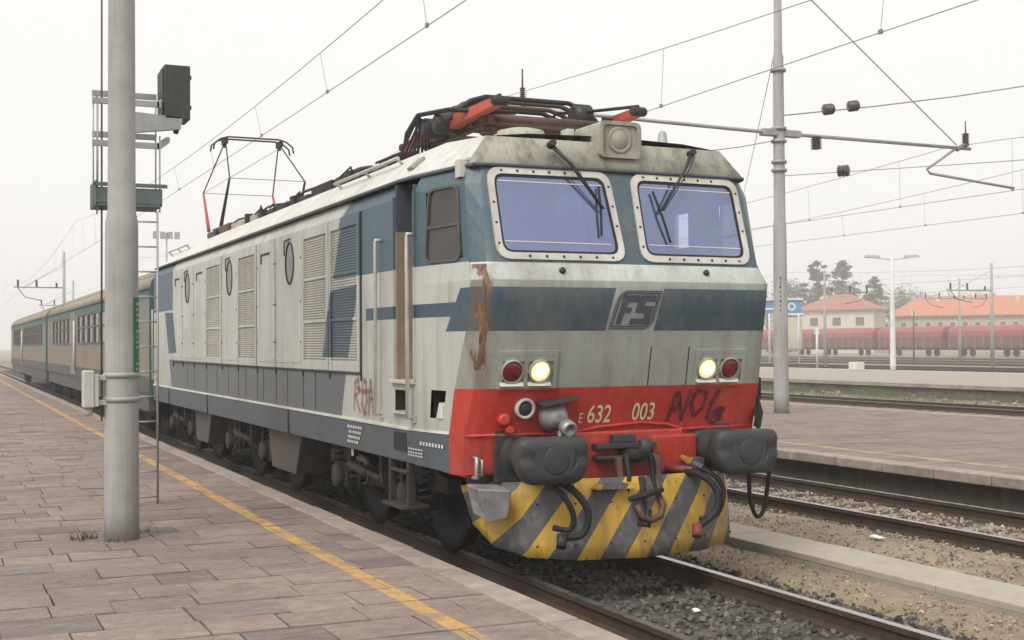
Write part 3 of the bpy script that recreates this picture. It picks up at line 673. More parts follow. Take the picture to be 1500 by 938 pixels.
# ledge studs
for x, z in ((-.65, 2.51), (.71, 2.515)): MB().lathe(fpt(x, z, -.01), (0, -1, .4), [(0, .028), (.03, .026), (.04, .012)], 12).build('ledge_stud', 'black_steel', loco)
# headlight clusters
for s, (rx, wx) in ((-1, (-1.05, -.81)), (1, (1.0, .765))):
    x0, x1 = sorted((s*1.165, s*.655)); f = fpt; b = MB(); q = [(x0, 1.875), (x1, 1.875), (x1, 1.56), (x0, 1.56)]
    ring(b, f, q, inset(q, .035), -.004, .02); xm = (rx+wx)/2
    b.hull8([f(xm-.018, 1.585, .018), f(xm+.018, 1.585, .018), f(xm+.018, 1.84, .018), f(xm-.018, 1.84, .018)], [f(xm-.018, 1.585, -.0), f(xm+.018, 1.585, 0), f(xm+.018, 1.84, 0), f(xm-.018, 1.84, 0)])
    b.hull8([f(x0+.03, 1.79, .018), f(x1-.03, 1.79, .018), f(x1-.03, 1.85, .018), f(x0+.03, 1.85, .018)], [f(x0+.03, 1.79, 0), f(x1-.03, 1.79, 0), f(x1-.03, 1.85, 0), f(x0+.03, 1.85, 0)])
    o = b.build('headlight_panel', 'front_paint', loco)
    MB().face([f(x0+.035, 1.595, .003), f(x1-.035, 1.595, .003), f(x1-.035, 1.79, .003), f(x0+.035, 1.79, .003)]).build('lamp_recess', 'visor_paint', o)
    for xx in (rx, wx): MB().hull8([f(xx-.10, 1.60, .045), f(xx+.10, 1.60, .045), f(xx+.10, 1.625, .02), f(xx-.10, 1.625, .02)], [f(xx-.10, 1.60, .0), f(xx+.10, 1.60, .0), f(xx+.10, 1.625, .0), f(xx-.10, 1.625, .0)]).build('lamp_shelf', 'trim_white', o)
    ax = (0, -1, -.28)
    for xx, mats in ((rx, 'lamp_red'), (wx, 'lamp_lit')):
        c0 = f(xx, 1.712, .0); MB().lathe(c0, ax, [(0, .1), (.035, .098), (.04, .088), (.02, .085)], 24).build('lamp_rim', 'visor_paint', o)
        ln = MB().lathe(c0+V((0, -.012, 0)), ax, [(0, .088), (.018, .082), (.03, .06), (.036, .0)], 24).build('lamp_lens', mats, o)
        tag(ln, 'unlit dark red tail lamp' if mats == 'lamp_red' else 'lit warm yellow headlight')
        if mats == 'lamp_lit': MB().lathe(c0+V((0, -.03, -.01)), ax, [(0, .045), (.012, .042), (.02, .02), (.022, 0)], 16).build('lamp_bulb', 'lamp_core', o)
    f2 = fpt
# access panel seams and the crease of the red bumper
for x in (.195, .57):
    MB().face([fpt(x, 1.575, .003), fpt(x+.01, 1.575, .003), fpt(x+.01, 1.90, .003), fpt(x, 1.90, .003)]).build('panel_seam', 'grime_steel', loco)
b = MB(); cr = [(-1.37, 1.195), (-.75, 1.195), (-.5, 1.185), (-.2, 1.235), (.2, 1.262), (.45, 1.24), (.62, 1.19), (1.0, 1.195), (1.37, 1.2)]
b.tube([fpt(x, z, .006) for x, z in cr], .014, 6); b.build('bumper_crease', 'front_paint', loco)
MB().box(-.52, .62, -.10, .0, .80, 1.2).box(.30, .74, -.13, -.02, .83, 1.15).build('buffer_beam_plate', 'front_paint', loco, .02)
MB().box(-1.36, 1.36, .02, .5, .86, .90).build('headstock', 'front_paint', loco)
# number, emblem, graffiti
def text_polys(body, size, xscale, x, z, name, mat, shear=0, bold=0):
    cu = bpy.data.curves.new('lettering', 'FONT'); cu.body = body; cu.size = size; cu.resolution_u = 3; cu.offset = bold
    ob = bpy.data.objects.new('lettering', cu); C.objects.link(ob); dg = bpy.context.evaluated_depsgraph_get(); me = bpy.data.meshes.new_from_object(ob.evaluated_get(dg))
    bpy.data.objects.remove(ob)
    for v in me.vertices: v.co = fpt(x+v.co.x*xscale+shear*v.co.y, z+v.co.y, .006)
    me.materials.clear(); me.materials.append(M[mat]); o = bpy.data.objects.new(name, me); C.objects.link(o); o.parent = loco; return o
text_polys('632', .21, .72, -.325, 1.275, 'number_lettering', 'cream_num', 0, .002); text_polys('E', .12, .7, -.40, 1.275, 'number_lettering', 'cream_num'); text_polys('003', .21, .72, .095, 1.285, 'number_lettering', 'cream_num', 0, .002)
sk = lambda u, v: (-.225+u*.40+v*.085, 2.045+v*.315)
cut = [(0, 0), (.84, 0), (.93, .06), (1, .2), (1, 1), (.16, 1), (.07, .94), (0, .8)]
b = MB(); b.face([fpt(*sk(u, v), .004) for u, v in cut], 0); em = b.build('emblem', 'emblem_grey', loco)
b = MB()
def rg(o_, i_):
    for k in range(len(o_)):
        j = (k+1) % len(o_); b.face([fpt(*sk(*o_[k]), .007), fpt(*sk(*o_[j]), .007), fpt(*sk(*i_[j]), .007), fpt(*sk(*i_[k]), .007)])
ins = lambda d, e: [((u-.5)*(1-2*d)+.5, (v-.5)*(1-2*e)+.5) for u, v in cut]
rg(cut, ins(.02, .025)); rg(ins(.04, .05), ins(.075, .09)); b.build('emblem_border', 'emblem_dark', em)
b = MB()
for q in ([(.12, .12), (.24, .12), (.26, .42), (.40, .42), (.40, .56), (.27, .56), (.28, .70), (.50, .70), (.50, .88), (.12, .88)],
          [(.54, .88), (.90, .88), (.90, .72), (.68, .72), (.67, .60), (.90, .60), (.90, .12), (.44, .12), (.44, .28), (.74, .28), (.74, .42), (.50, .42), (.50, .80)]):
    b.face([fpt(*sk(u, v), .008) for u, v in q])
b.build('emblem_letters', 'emblem_dark', em)
def strokes(name, mat, lines, f, wd, parent):
    b = MB()
    for L in lines:
        for (a, c) in zip(L, L[1:]):
            A, B = V(a), V(c); d = (B-A); n = V((-d.y, d.x)).normalized()*wd*random.uniform(.8, 1.2); e = d.normalized()*wd*.5
            b.face([f(*(A-e+n)), f(*(B+e+n)), f(*(B+e-n)), f(*(A-e-n))])
    return b.build(name, mat, parent)
zz_ = [0]
def gf(x, z): zz_[0] += .00006; return fpt(x, z, .004+zz_[0])
strokes('graffiti', 'spray_dark', [[(.46, 1.27), (.50, 1.50), (.53, 1.50), (.60, 1.27), (.64, 1.53)], [(.50, 1.36), (.56, 1.40)], [(.69, 1.50), (.67, 1.42), (.72, 1.30), (.79, 1.36), (.81, 1.50), (.72, 1.52), (.69, 1.47)],
        [(.93, 1.52), (.88, 1.40), (.86, 1.28), (.93, 1.23), (1.00, 1.27), (1.02, 1.36), (.95, 1.35), (.99, 1.30), (.92, 1.29)], [(.90, 1.33), (1.0, 1.32)]], gf, .021, loco)
def gs(y, z): zz_[0] += .00006; return V((-1.503-zz_[0], y, z))
strokes('graffiti', 'spray_red', [[(2.50, 1.30), (2.47, 1.56), (2.36, 1.60), (2.33, 1.48), (2.46, 1.44), (2.30, 1.28)], [(2.22, 1.56), (2.25, 1.36), (2.16, 1.26), (2.10, 1.40), (2.13, 1.58), (2.22, 1.60)], [(2.04, 1.27), (1.98, 1.60), (1.90, 1.28)], [(2.02, 1.42), (1.92, 1.43)], [(2.42, 1.52), (2.2, 1.48), (1.95, 1.5)], [(1.82, 1.62), (1.80, 1.38)], [(1.81, 1.32), (1.80, 1.28)]], gs, .020, loco)
# sockets on the red bumper
pt = fpt(-.90, 1.41, 0); b = MB(); b.lathe(pt, (0, -1, -.15), [(-.02, .085), (.04, .085), (.045, .066), (.02, .06)], 24); o = b.build('cable_socket', 'trim_white', loco); MB().lathe(pt, (0, -1, -.15), [(0, .06), (.03, .058), (.04, .02)], 20).build('socket_cap', 'black_steel', o)
pt = fpt(-.64, 1.32, 0); b = MB(); b.lathe(pt+V((0, .02, .02)), (0, -1, -.1), [(0, .13), (.05, .13), (.11, .11), (.15, .075), (.17, .03)], 24); b.lathe(pt+V((.05, -.15, -.06)), (0.1, -1, -.35), [(0, .07), (.08, .065), (.085, .045), (.04, .03)], 16); b.tube([pt+V((0, -.15, -.1)), pt+V((-.02, -.2, -.22))], .02, 6); o = b.build('jumper_receptacle', 'silver', loco)
MB().hull8([pt+V((-.16, -.02, .13)), pt+V((-.16, -.18, .10)), pt+V((.16, -.20, .16)), pt+V((.16, -.02, .17))], [pt+V((-.16, -.02, .15)), pt+V((-.16, -.18, .12)), pt+V((.16, -.20, .18)), pt+V((.16, -.02, .19))]).build('receptacle_lid', 'buffer_steel', o)
pt = fpt(-1.07, 1.32, 0); MB().lathe(pt, (0, -1, 0), [(-.02, .055), (.05, .05), (.055, .03)], 14).lathe(pt+V((.05, 0, -.08)), (0, -1, 0), [(-.02, .04), (.05, .03)], 10).build('red_socket', 'front_paint', loco)
b = MB(); b.tube([(-1.30, -.04, 1.02), (-1.30, -.10, 1.02), (-1.30, -.10, .86), (-1.30, -.02, .86)], .018, 6); b.tube([(-1.25, -.04, 1.0), (-1.25, -.09, 1.0), (-1.25, -.09, .88), (-1.25, -.02, .88)], .012, 6); b.build('tail_lamp_bracket', 'silver', loco)
b = MB(); b.box(1.30, 1.46, -.06, .12, 1.42, 1.62); b.tube([(1.40, -.05, 1.45), (1.43, -.07, 1.3), (1.40, -.07, 1.18)], .035, 7); b.tube([(1.36, -.06, 1.45), (1.38, -.1, 1.25), (1.42, -.08, 1.1)], .02, 6); b.build('cable_holder', 'grime_steel', loco, .01)
# --- buffers
for s in (-1, 1):
    bz = 1.03; b = MB(); b.lathe((s*.89, -.02, bz), (0, -1, 0), [(-.05, .19), (.04, .19), (.05, .15), (.32, .145), (.33, .115), (.56, .11)], 20); b.box(s*.89-.23, s*.89+.23, -.06, .0, bz-.22, bz+.20)
    o = b.build('buffer', 'buffer_steel', loco, .006)
    pq = rounded([(-.315, -.02), (-.29, .18), (.29, .18), (.315, -.02), (.23, -.185), (-.23, -.185)], .07, 3)
    b = MB(); n = len(pq); cx = s*.89; lay = [(-.50, .80), (-.54, .98), (-.64, 1.0), (-.675, .97), (-.695, .90), (-.705, .6)]; vs = []
    for yy, k in lay: vs += [(cx+u*k, yy+(.02 if abs(u) > .3 else 0), bz+v*k) for u, v in pq]
    b.raw(vs, [(i*n+j, i*n+(j+1) % n, (i+1)*n+(j+1) % n, (i+1)*n+j) for i in range(len(lay)-1) for j in range(n)], 0, True); b.raw(vs[:n], [list(range(n))]); b.raw(vs[-n:], [list(range(n))]); b.build('buffer_plate', 'buffer_steel', o)
    MB().lathe((cx, -.7055, bz), (0, -1, 0), [(0, .11), (.003, .10), (.004, .05)], 24).build('rub_mark', 'buffer_steel', o)
# --- coupling, hook, brackets
b = MB(); b.box(-.27, .30, -.20, -.09, 1.055, 1.10).box(-.27, .30, -.22, -.09, .965, 1.0).box(-.10, .12, -.17, -.09, 1.10, 1.17); b.build('coupler_frame', 'buffer_steel', loco, .008)
b = MB(); b.tube([(.04, -.1, 1.0), (.04, -.30, 1.0), (.04, -.40, 1.02), (.04, -.46, 1.08), (.04, -.44, 1.13), (.04, -.38, 1.12)], [.06, .055, .055, .05, .04, .025], 8); o = b.build('drawhook', 'buffer_steel', loco)
b = MB()
for dx in (-.07, .15): b.tube([(dx, -.33, 1.02), (dx, -.37, .85), (dx+(.02 if dx > 0 else -.02), -.38, .70), (.04+(dx-.04)*.6, -.38, .60)], .022, 7)
b.tube([(-.06, -.38, .60), (.14, -.38, .60)], .035, 8); b.tube([(.04, -.38, .84), (.04, -.42, .50), (.02, -.42, .43)], .03, 8); b.lathe((.04, -.46, .70), (1, 0, .2), [(-.16, .02), (.0, .028), (.16, .02)], 8); b.tube([(-.02, -.42, .58), (-.03, -.46, .46), (.06, -.46, .44), (.09, -.43, .57)], .018, 6)
b.build('screw_coupling', 'grime_steel', o)
for dx in (-.14, .22): MB().hull8([(dx-.03, -.30, 1.0), (dx+.03, -.30, 1.0), (dx+.025, -.36, .62), (dx-.025, -.36, .62)], [(dx-.03, -.34, 1.0), (dx+.03, -.34, 1.0), (dx+.025, -.40, .62), (dx-.025, -.40, .62)]).build('coupling_link', 'copper_dark', o, .01)
MB().tube([(.18, -.40, .70), (.20, -.46, .60), (.16, -.48, .52), (.06, -.48, .49), (-.02, -.48, .53), (-.05, -.46, .62)], .028, 8).build('shackle', 'copper_dark', o)
# hoses
def hose(pts, r, m, name='air_hose', tip=None):
    P = [V(p) for p in pts]; out = []
    for i in range(len(P)-1):
        p0, p1, p2, p3 = P[max(0, i-1)], P[i], P[i+1], P[min(len(P)-1, i+2)]
        for k in range(6):
            t = k/6; out.append(.5*((2*p1)+(p2-p0)*t+(2*p0-5*p1+4*p2-p3)*t*t+(3*p1-p0-3*p2+p3)*t**3))
    out.append(P[-1]); o = MB().tube(out, r, 8).build(name, m, loco)
    if tip: MB().tube([P[-1]+V((0, -.005, .02)), P[-1]+V((-.03, -.05, -.07))], .042, 8).build('hose_coupling', tip, o)
    return o
hose([(-.72, -.10, .84), (-.70, -.55, .80), (-.58, -.62, .62), (-.62, -.60, .44), (-.78, -.56, .42)], .03, 'rubber', tip='black_steel')
hose([(-.80, -.10, .84), (-.80, -.56, .78), (-.70, -.60, .60), (-.72, -.58, .48), (-.85, -.55, .50)], .024, 'rubber')
hose([(.45, -.10, .86), (.55, -.45, .84), (.66, -.55, .70), (.62, -.56, .52), (.46, -.55, .42)], .03, 'rubber', tip='dull_red')
hose([(.52, -.10, .88), (.64, -.42, .86), (.74, -.52, .72), (.68, -.53, .52), (.50, -.54, .48)], .022, 'rubber')
hose([(.98, -.55, .84), (1.02, -.50, .62), (1.11, -.46, .46), (1.19, -.46, .52), (1.22, -.50, .84)], .019, 'rubber', 'jumper_cable')
MB().tube([(.44, -.12, .87), (.54, -.38, .86)], .036, 8).build('hose_valve', 'dull_red', loco); MB().tube([(.58, -.14, .95), (.63, -.40, .88)], .03, 8).box(.56, .70, -.30, -.22, .90, .96).build('hose_valve', 'pilot_paint', loco)
# --- snowplough
b = MB(); pl_ = [(-1.26, .22), (-1.17, .0), (-.98, -.26), (-.6, -.42), (0, -.48), (.6, -.42), (.98, -.26), (1.17, .0), (1.26, .22)]; zt = [.76, .80, .82, .84, .84, .84, .82, .80, .76]; zb = [.46, .30, .235, .21, .20, .21, .235, .30, .46]; vs = []
for lv in range(6):
    k = lv/5; vs += [(x*(1-.04*k), y+.06*(1-k)-.08*k+.05, zt[i]*(1-k)+zb[i]*k) for i, (x, y) in enumerate(pl_)]
n = len(pl_); b.raw(vs, [(l*n+i, l*n+i+1, (l+1)*n+i+1, (l+1)*n+i) for l in range(5) for i in range(n-1)], 0, True)
o = b.build('snowplough', 'pilot_paint', loco); sm_ = o.modifiers.new('solid', 'SOLIDIFY'); sm_.thickness = .02; sm_.offset = 0
MB().hull8([(-.42, -.47, .76), (-.1, -.50, .76), (-.06, -.50, .80), (-.38, -.47, .80)], [(-.42, -.30, .76), (-.1, -.30, .76), (-.06, -.30, .80), (-.38, -.30, .80)]).build('plough_bracket', 'pilot_paint', o)
MB().box(-1.15, 1.15, .05, .5, .76, .90).build('plough_support', 'black_steel', loco)
MB().hull8([(-1.38, -.30, .80), (-1.10, -.34, .78), (-1.12, -.30, .56), (-1.26, -.26, .52)], [(-1.38, -.06, .82), (-1.10, -.06, .80), (-1.12, -.06, .60), (-1.32, -.06, .58)]).build('rail_guard_box', 'silver', loco, .012)
b = MB()
for i in range(14):
    x = (-.9+.3*(i % 7)); z = .66 if i < 7 else .33; b.lathe((x, -.50+.16*(x/1)**2, z), (0, -1, 0), [(0, .010), (.012, .008)], 6)
tag(b.build('plough_bolts', 'grime_steel', o), kind='stuff')
# --- roof
sec = [(-1.45, 3.37), (-1.46, 3.40), (-1.13, 3.70), (-.75, 3.765), (0, 3.80), (.75, 3.765), (1.13, 3.70), (1.46, 3.40), (1.45, 3.37)]
b = MB(); vs = []
ST = [(.09, 1.13/1.13, None), (.75, 1, None), (14.6, 1, None), (LEN+.02, 1, None)]
secs = []
fr_sec = [(-1.30, 3.37), (-1.305, 3.395), (-1.13, 3.63), (-.75, 3.67), (0, 3.69), (.75, 3.67), (1.13, 3.63), (1.305, 3.395), (1.30, 3.37)]
for y, S_ in ((None, fr_sec), (.95, sec), (4, sec), (8, sec), (12, sec), (14.4, sec), (LEN, [(x, 3.37+(z-3.37)*.7) for x, z in sec])):
    for i, (x, z) in enumerate(S_):
        yy = y if y is not None else (.05 if z < 3.45 else .09+bow(x)*.6)
        vs.append((x, yy, z))
n = 9; k = len(vs)//n
b.raw(vs, [(l*n+i, l*n+i+1, (l+1)*n+i+1, (l+1)*n+i) for l in range(k-1) for i in range(n-1)]); b.raw(vs[-n:], [list(range(n))])
rf = b.build('roof', 'roof_paint', loco)
b = MB()     # dirty sloping visor over the windscreens
xs_ = [-1, -.6, -.2, .2, .6, 1]
for u, v in zip(xs_, xs_[1:]):
    lo = lambda q: V((q*1.285, -.05+bow(q*1.285), 3.385)); hi = lambda q: V((q*1.13, .085+bow(q*1.13)*.6, 3.632)); lp = lambda q: V((q*1.27, -.02+bow(q*1.27), 3.365))
    b.face([lo(u), lo(v), hi(v), hi(u)], 0, True); b.face([lo(u), lo(v), lp(v), lp(u)])
for s in (-1, 1): b.face([(s*1.285, -.05+bow(1.285), 3.385), (s*1.305, .05, 3.395), (s*1.13, .09, 3.63), (s*1.13, .085+bow(1.13)*.6, 3.632)])
b.build('roof_visor', 'visor_paint', loco)
b = MB(); b.tube([lo(q/10) + V((0, -.005, -.012)) for q in range(-10, 11)], .016, 6); b.build('visor_gutter', 'emblem_dark', loco)
for s in (-1, 1):
    b = MB(); b.tube([(s*1.285, -.04, 3.37), (s*1.33, .1, 3.372), (s*1.43, .8, 3.376), (s*1.475, 1.2, 3.378), (s*1.475, LEN, 3.378)], .018, 6); b.build('roof_gutter', 'sill_paint', loco)
    b = MB()
    for yy in (1.9, 2.9, 3.9): b.tube([(s*1.2, yy, 3.63), (s*1.27, yy, 3.68)], .014, 6)
    b.tube([(s*1.27, 1.85, 3.68), (s*1.27, 3.95, 3.68)], .017, 6); b.build('roof_rail', 'alu', loco)
    b = MB()
    for yy in (13.0, 13.9, 14.8): b.tube([(s*1.2, yy, 3.60), (s*1.27, yy, 3.68)], .014, 6)
    b.tube([(s*1.27, 12.9, 3.68), (s*1.27, 14.9, 3.68)], .017, 6); b.build('roof_rail', 'alu', loco)
MB().hull8([(-1.38, 1.1, 3.475), (-1.38, 1.25, 3.475), (-1.27, 1.25, 3.575), (-1.27, 1.1, 3.575)], [(-1.40, 1.1, 3.495), (-1.40, 1.25, 3.495), (-1.29, 1.25, 3.595), (-1.29, 1.1, 3.595)]).build('roof_vent', 'visor_paint', loco)
b = MB(); b.tube([(-1.22, .12, 3.37), (-1.30, .05, 3.43), (-1.33, .2, 3.40)], .022, 6); b.box(-1.37, -1.30, .05, .16, 3.28, 3.42); b.build('roof_corner_bracket', 'trim_white', loco)
# headlamp box on the visor, horn
b = MB(); q = rounded([(-.20, 3.49), (.20, 3.49), (.20, 3.80), (-.20, 3.80)], .06); b.prism([(x+.04, z) for x, z in q], 'y', -.06, .40); o = b.build('roof_headlamp', 'visor_paint', loco, .012)
b = MB(); f = lambda x, z, off: V((x+.04, -.06-off, z)); ring(b, f, q, [(x*.82, 3.645+(z-3.645)*.8) for x, z in q], 0, .02); b.build('lamp_surround', 'visor_paint', o)
MB().lathe((.04, -.055, 3.645), (0, -1, 0), [(-.01, .115), (.014, .115), (.02, .10), (.012, .085)], 24).build('lamp_rim', 'visor_paint', o); MB().lathe((.04, -.055, 3.645), (0, -1, 0), [(0, .092), (.012, .085), (.016, .0)], 24).build('lamp_lens', 'visor_paint', o)
b = MB(); b.lathe((.80, .5, 3.62), (0, 0, 1), [(0, .07), (.03, .06), (.22, .035), (.235, .02)], 10); b.build('horn', 'galv', loco)
MB().lathe((-.6, .55, 3.66), (0, 0, 1), [(0, .22), (.07, .22), (.11, .2), (.13, .12)], 20).build('roof_dome', 'visor_paint', loco)
MB().box(-.28, -.20, .30, .42, 3.66, 3.78).build('roof_socket', 'alu', loco, .01)
# --- roof equipment: ducts, bus bars, insulators, cables
def insul(b, x, y, z, h, r=.06, mi=0):
    pr = []; n = max(3, int(h/.045))
    for i in range(n): pr += [(i*h/n, r*.55), (i*h/n+h/n*.4, r), (i*h/n+h/n*.6, r*.95), ((i+1)*h/n-.001, r*.55)]
    b.lathe((x, y, z), (0, 0, 1), pr, 10, mi)
RR = random.Random(21)
for s in (-1, 1):
    y = 4.1
    while y < 12.0:
        ln = RR.uniform(.7, 1.5); h = RR.uniform(.07, .14); MB().box(*sorted((s*.62, s*.98)), y, y+ln, 3.70, 3.76+h).build('roof_duct', RR.choice(['copper_dark', 'grime_steel', 'bogie_steel', 'visor_paint']), loco, .015); y += ln+RR.uniform(.08, .25)
    y = 4.4
    while y < 11.8:
        b = MB(); insul(b, s*.5, y, 3.76, .22); b.build('insulator', 'insulator', loco); y += 1.22
    b = MB(); b.tube([(s*.5, y_, 3.99+.012*math.sin(y_*5)) for y_ in [4.0+.4*i for i in range(21)]], .02, 6); b.tube([(s*.86, y_, 3.90+.03*math.sin(y_*3.1)) for y_ in [3.9+.4*i for i in range(21)]], .018, 6); b.build('bus_bar', 'copper_dark', loco)
    b = MB()
    for i in range(26):
        y = RR.uniform(3.9, 12); x = s*RR.uniform(.6, 1.02); b.tube([(x, y, 3.74), (x+RR.uniform(-.05, .05), y+.05, 3.86+RR.uniform(0, .08)), (x+RR.uniform(-.1, .1), y+RR.uniform(.1, .4), 3.84)], .012, 5)
        b.box(x-.05, x+.05, y, y+RR.uniform(.06, .2), 3.74, 3.82+RR.uniform(0, .08))
    tag(b.build('roof_fittings', 'grime_steel', loco), kind='stuff')
MB().box(-.45, .45, 5.2, 10.6, 3.78, 3.92).build('resistor_cover', 'bogie_steel', loco, .02)
# --- pantographs
def pantograph(yc, raised):
    b = MB(); zb = 3.98
    for x in (-.62, .62): b.box(x-.035, x+.035, yc-.85, yc+.85, zb-.05, zb+.03)
    for y in (yc-.75, yc-.3, yc+.3, yc+.75): b.box(-.62, .62, y-.03, y+.03, zb-.04, zb+.02)
    for x in (-.6, .6):
        for y in (yc-.7, yc+.7): insul(b, x, y, 3.74, .2, .075)
    p = b.build('pantograph', 'copper_dark', loco); P = lambda *a: V((a[0], yc+a[1], a[2]))
    if raised:
        kz = 4.80
        for sy in (-1, 1):
            for sx in (-1, 1):
                MB().tube([P(sx*.68, sy*.55, zb+.05), P(sx*.66, sy*1.18, kz)], .036, 8, r1=.020).build('lower_arm', 'red_arm' if sy > 0 else 'grime_steel', p)
                MB().tube([P(sx*.66, sy*1.18, kz), P(sx*.50, sy*.10, 5.56)], .012, 6).build('upper_arm', 'grime_steel', p)
            MB().tube([P(-.68, sy*1.18, kz), P(.68, sy*1.18, kz)], .007, 5).build('knee_bar', 'wire', p)
            MB().tube([P(-.66, sy*1.18, kz), P(.50, sy*.10, 5.54)], .005, 5).build('stay_wire', 'wire', p)
        hz = 5.68
        for sy in (-.14, .14): MB().tube([P(-.73, sy, hz-.24), P(-.71, sy, hz-.13), P(-.6, sy, hz-.04), P(-.46, sy, hz), P(.46, sy, hz), P(.6, sy, hz-.04), P(.71, sy, hz-.13), P(.73, sy, hz-.24)], .016, 6).build('contact_bow', 'bogie_steel', p)
        for x in (-.5, .5): MB().box(x-.03, x+.03, yc-.16, yc+.16, hz-.12, hz-.02).tube([P(x, 0, 5.5), P(x, 0, hz-.03)], .03, 6).build('bow_mount', 'grime_steel', p)
    else:
        kz = 4.10
        for sx in (-1, 1):
            for sy in (-1, 1):
                b = MB(); A, B = P(sx*.74, sy*.14, 4.03), P(sx*.70, sy*1.22, 4.07 if sy < 0 else 4.0); d = (B-A).normalized(); side = V((.045, 0, 0)); upv = V((0, 0, 1)); 
                b.hull8([A-side*1.3-upv*.065, A+side*1.3-upv*.065, A+side*1.3+upv*.065, A-side*1.3+upv*.065], [B-side-upv*.04, B+side-upv*.04, B+side+upv*.04, B-side+upv*.04]); b.build('lower_arm', 'red_arm', p, .01)
                MB().lathe(B+V((-.08, 0, 0)), (1, 0, 0), [(0, .03), (.02, .045), (.14, .045), (.16, .03)], 12).build('knee_joint', 'bogie_steel', p)
                MB().tube([B+V((0, 0, .05)), P(sx*.55, sy*.35, 4.20), P(sx*.45, 0, 4.24)], .016, 6).build('upper_arm', 'grime_steel', p)
                MB().lathe(P(sx*.80, sy*.16, 4.03), (1, 0, 0), [(-.12, .06), (-.1, .1), (.1, .1), (.12, .06)], 12).build('pivot_drum', 'black_steel', p)
            MB().tube([P(sx*.45, -1.0, 4.02), P(sx*.9, -.5, 4.1), P(sx*.95, .2, 4.16), P(sx*.85, .8, 4.08), P(sx*.7, 1.3, 4.0)], .022, 6).build('flexible_lead', 'rubber', p)
        for sy in (-.3, -.12, .12, .3): MB().tube([P(-.80, sy, 4.05), P(-.74, sy, 4.14), P(-.60, sy, 4.24), P(-.44, sy, 4.29), P(.44, sy, 4.29), P(.60, sy, 4.24), P(.74, sy, 4.14), P(.80, sy, 4.05)], .026, 6).build('contact_bow', 'copper_dark' if abs(sy) < .2 else 'black_steel', p)
        for sy in (-.75, -.45, .5): MB().tube([P(-.7, sy, 4.0), P(.7, sy, 4.0)], .045, 8).build('cross_shaft', 'copper_dark', p)
        MB().lathe(P(.55, -.35, 4.15), (1, 0, 0), [(-.1, .08), (-.08, .13), (.08, .13), (.1, .08)], 14).build('spring_drum', 'black_steel', p)
        for i in range(5):
            x = -.95+i*.04; MB().tube([P(x, .3, 3.80), P(x-.04+i*.02, .1+i*.1, 4.14), P(x+.1, .5, 4.18), P(x+.08, .9, 3.9), P(x-.1, 1.2, 3.82)], .014, 5).build('cable', 'black_steel', p)
    return p
pantograph(1.98, False); pantograph(13.52, True)
# --- running gear
WH = MB().lathe((0, 0, 0), (1, 0, 0), [(-.07, .36), (-.07, .50), (.05, .52), (.065, .545), (.09, .545), (.09, .42), (.05, .38), (.05, .2), (.1, .18), (.1, .1)], 36)
SPR = MB()
hp = [(.075*math.cos(i*.7), .075*math.sin(i*.7), i*.0075) for i in range(46)]; SPR.tube(hp, .016, 5)
for bi, (a0, a1) in enumerate(((1.75, 3.9), (7.35, 9.5), (12.6, 14.5))):
    yc = (a0+a1)/2
    for s in (-1, 1):
        b = MB(); q = [(a0-.75, .60), (a0-.75, .74), (a0-.3, .82), (yc-.7, .82), (yc-.45, .70), (yc+.45, .70), (yc+.7, .82), (a1+.3, .82), (a1+.75, .74), (a1+.75, .60), (a1+.35, .60), (yc+.6, .60), (yc+.4, .48), (yc-.4, .48), (yc-.6, .60), (a0+.35, .60)]
        b.prism(q, 'x', *sorted((s*.98, s*1.12))); fr = b.build('bogie_frame', 'bogie_steel', loco, .01)
        for ya in (a0, a1):
            o = WH.build('wheel', 'grime_steel', loco) if s > 0 else WH.mirror().build('wheel', 'grime_steel', loco); o.location = (s*.72, ya, .52)
            b = MB(); b.box(*sorted((s*.98, s*1.22)), ya-.2, ya+.2, .40, .66); b.lathe((s*1.22, ya, .52), (s, 0, 0), [(0, .14), (.07, .13), (.09, .05)], 16); b.build('axle_box', 'bogie_steel', fr, .012)
            for dy in (-.3, .3):
                o = SPR.build('coil_spring', 'bogie_steel', fr); o.location = (s*1.13, ya+dy, .50)
            b = MB(); b.tube([(s*1.02, ya+.62, .85), (s*.95, ya+.6, .3), (s*.80, ya+.52, .12)], .022, 6); b.box(*sorted((s*.9, s*1.1)), ya+.5, ya+.75, .62, .9); b.build('sand_pipe', 'bogie_steel', fr)
            b = MB(); b.box(*sorted((s*.70, s*.86)), ya-.64, ya-.56, .28, .74); b.build('brake_shoe', 'grime_steel', fr)
        b = MB(); b.tube([(s*1.28, yc-.5, .62), (s*1.28, yc+.5, .70)], .04, 8); b.tube([(s*1.28, yc-.1, .64), (s*1.28, yc+.5, .69)], .055, 8); b.box(*sorted((s*1.1, s*1.30)), yc-.55, yc-.47, .58, .88); b.box(*sorted((s*1.1, s*1.30)), yc+.47, yc+.55, .62, .9); b.build('damper', 'bogie_steel', fr)
        b = MB(); b.tube([(s*1.22, yc-.95, .88), (s*1.24, yc-.95, .46), (s*1.2, yc-.6, .42)], .025, 6); MB().tube([(s*1.30, yc+.15, .88), (s*1.3, yc+.15, .44)], .02, 6).build('brake_hanger', 'bogie_steel', fr); b = b if b.build('brake_pipe', 'bogie_steel', fr) is None else MB(); b.tube([(s*1.25, yc-.2, .80), (s*1.3, yc-.1, .55), (s*1.22, yc+.3, .5)], .018, 6); b.build('brake_pipe', 'bogie_steel', fr)
    MB().box(-.55, .55, a0-.3, a1+.3, .35, .82).build('traction_motor', 'grime_steel', loco, .03)
    for ya in (a0, a1): MB().tube([(-.72, ya, .52), (.72, ya, .52)], .09, 10).build('axle', 'grime_steel', loco)
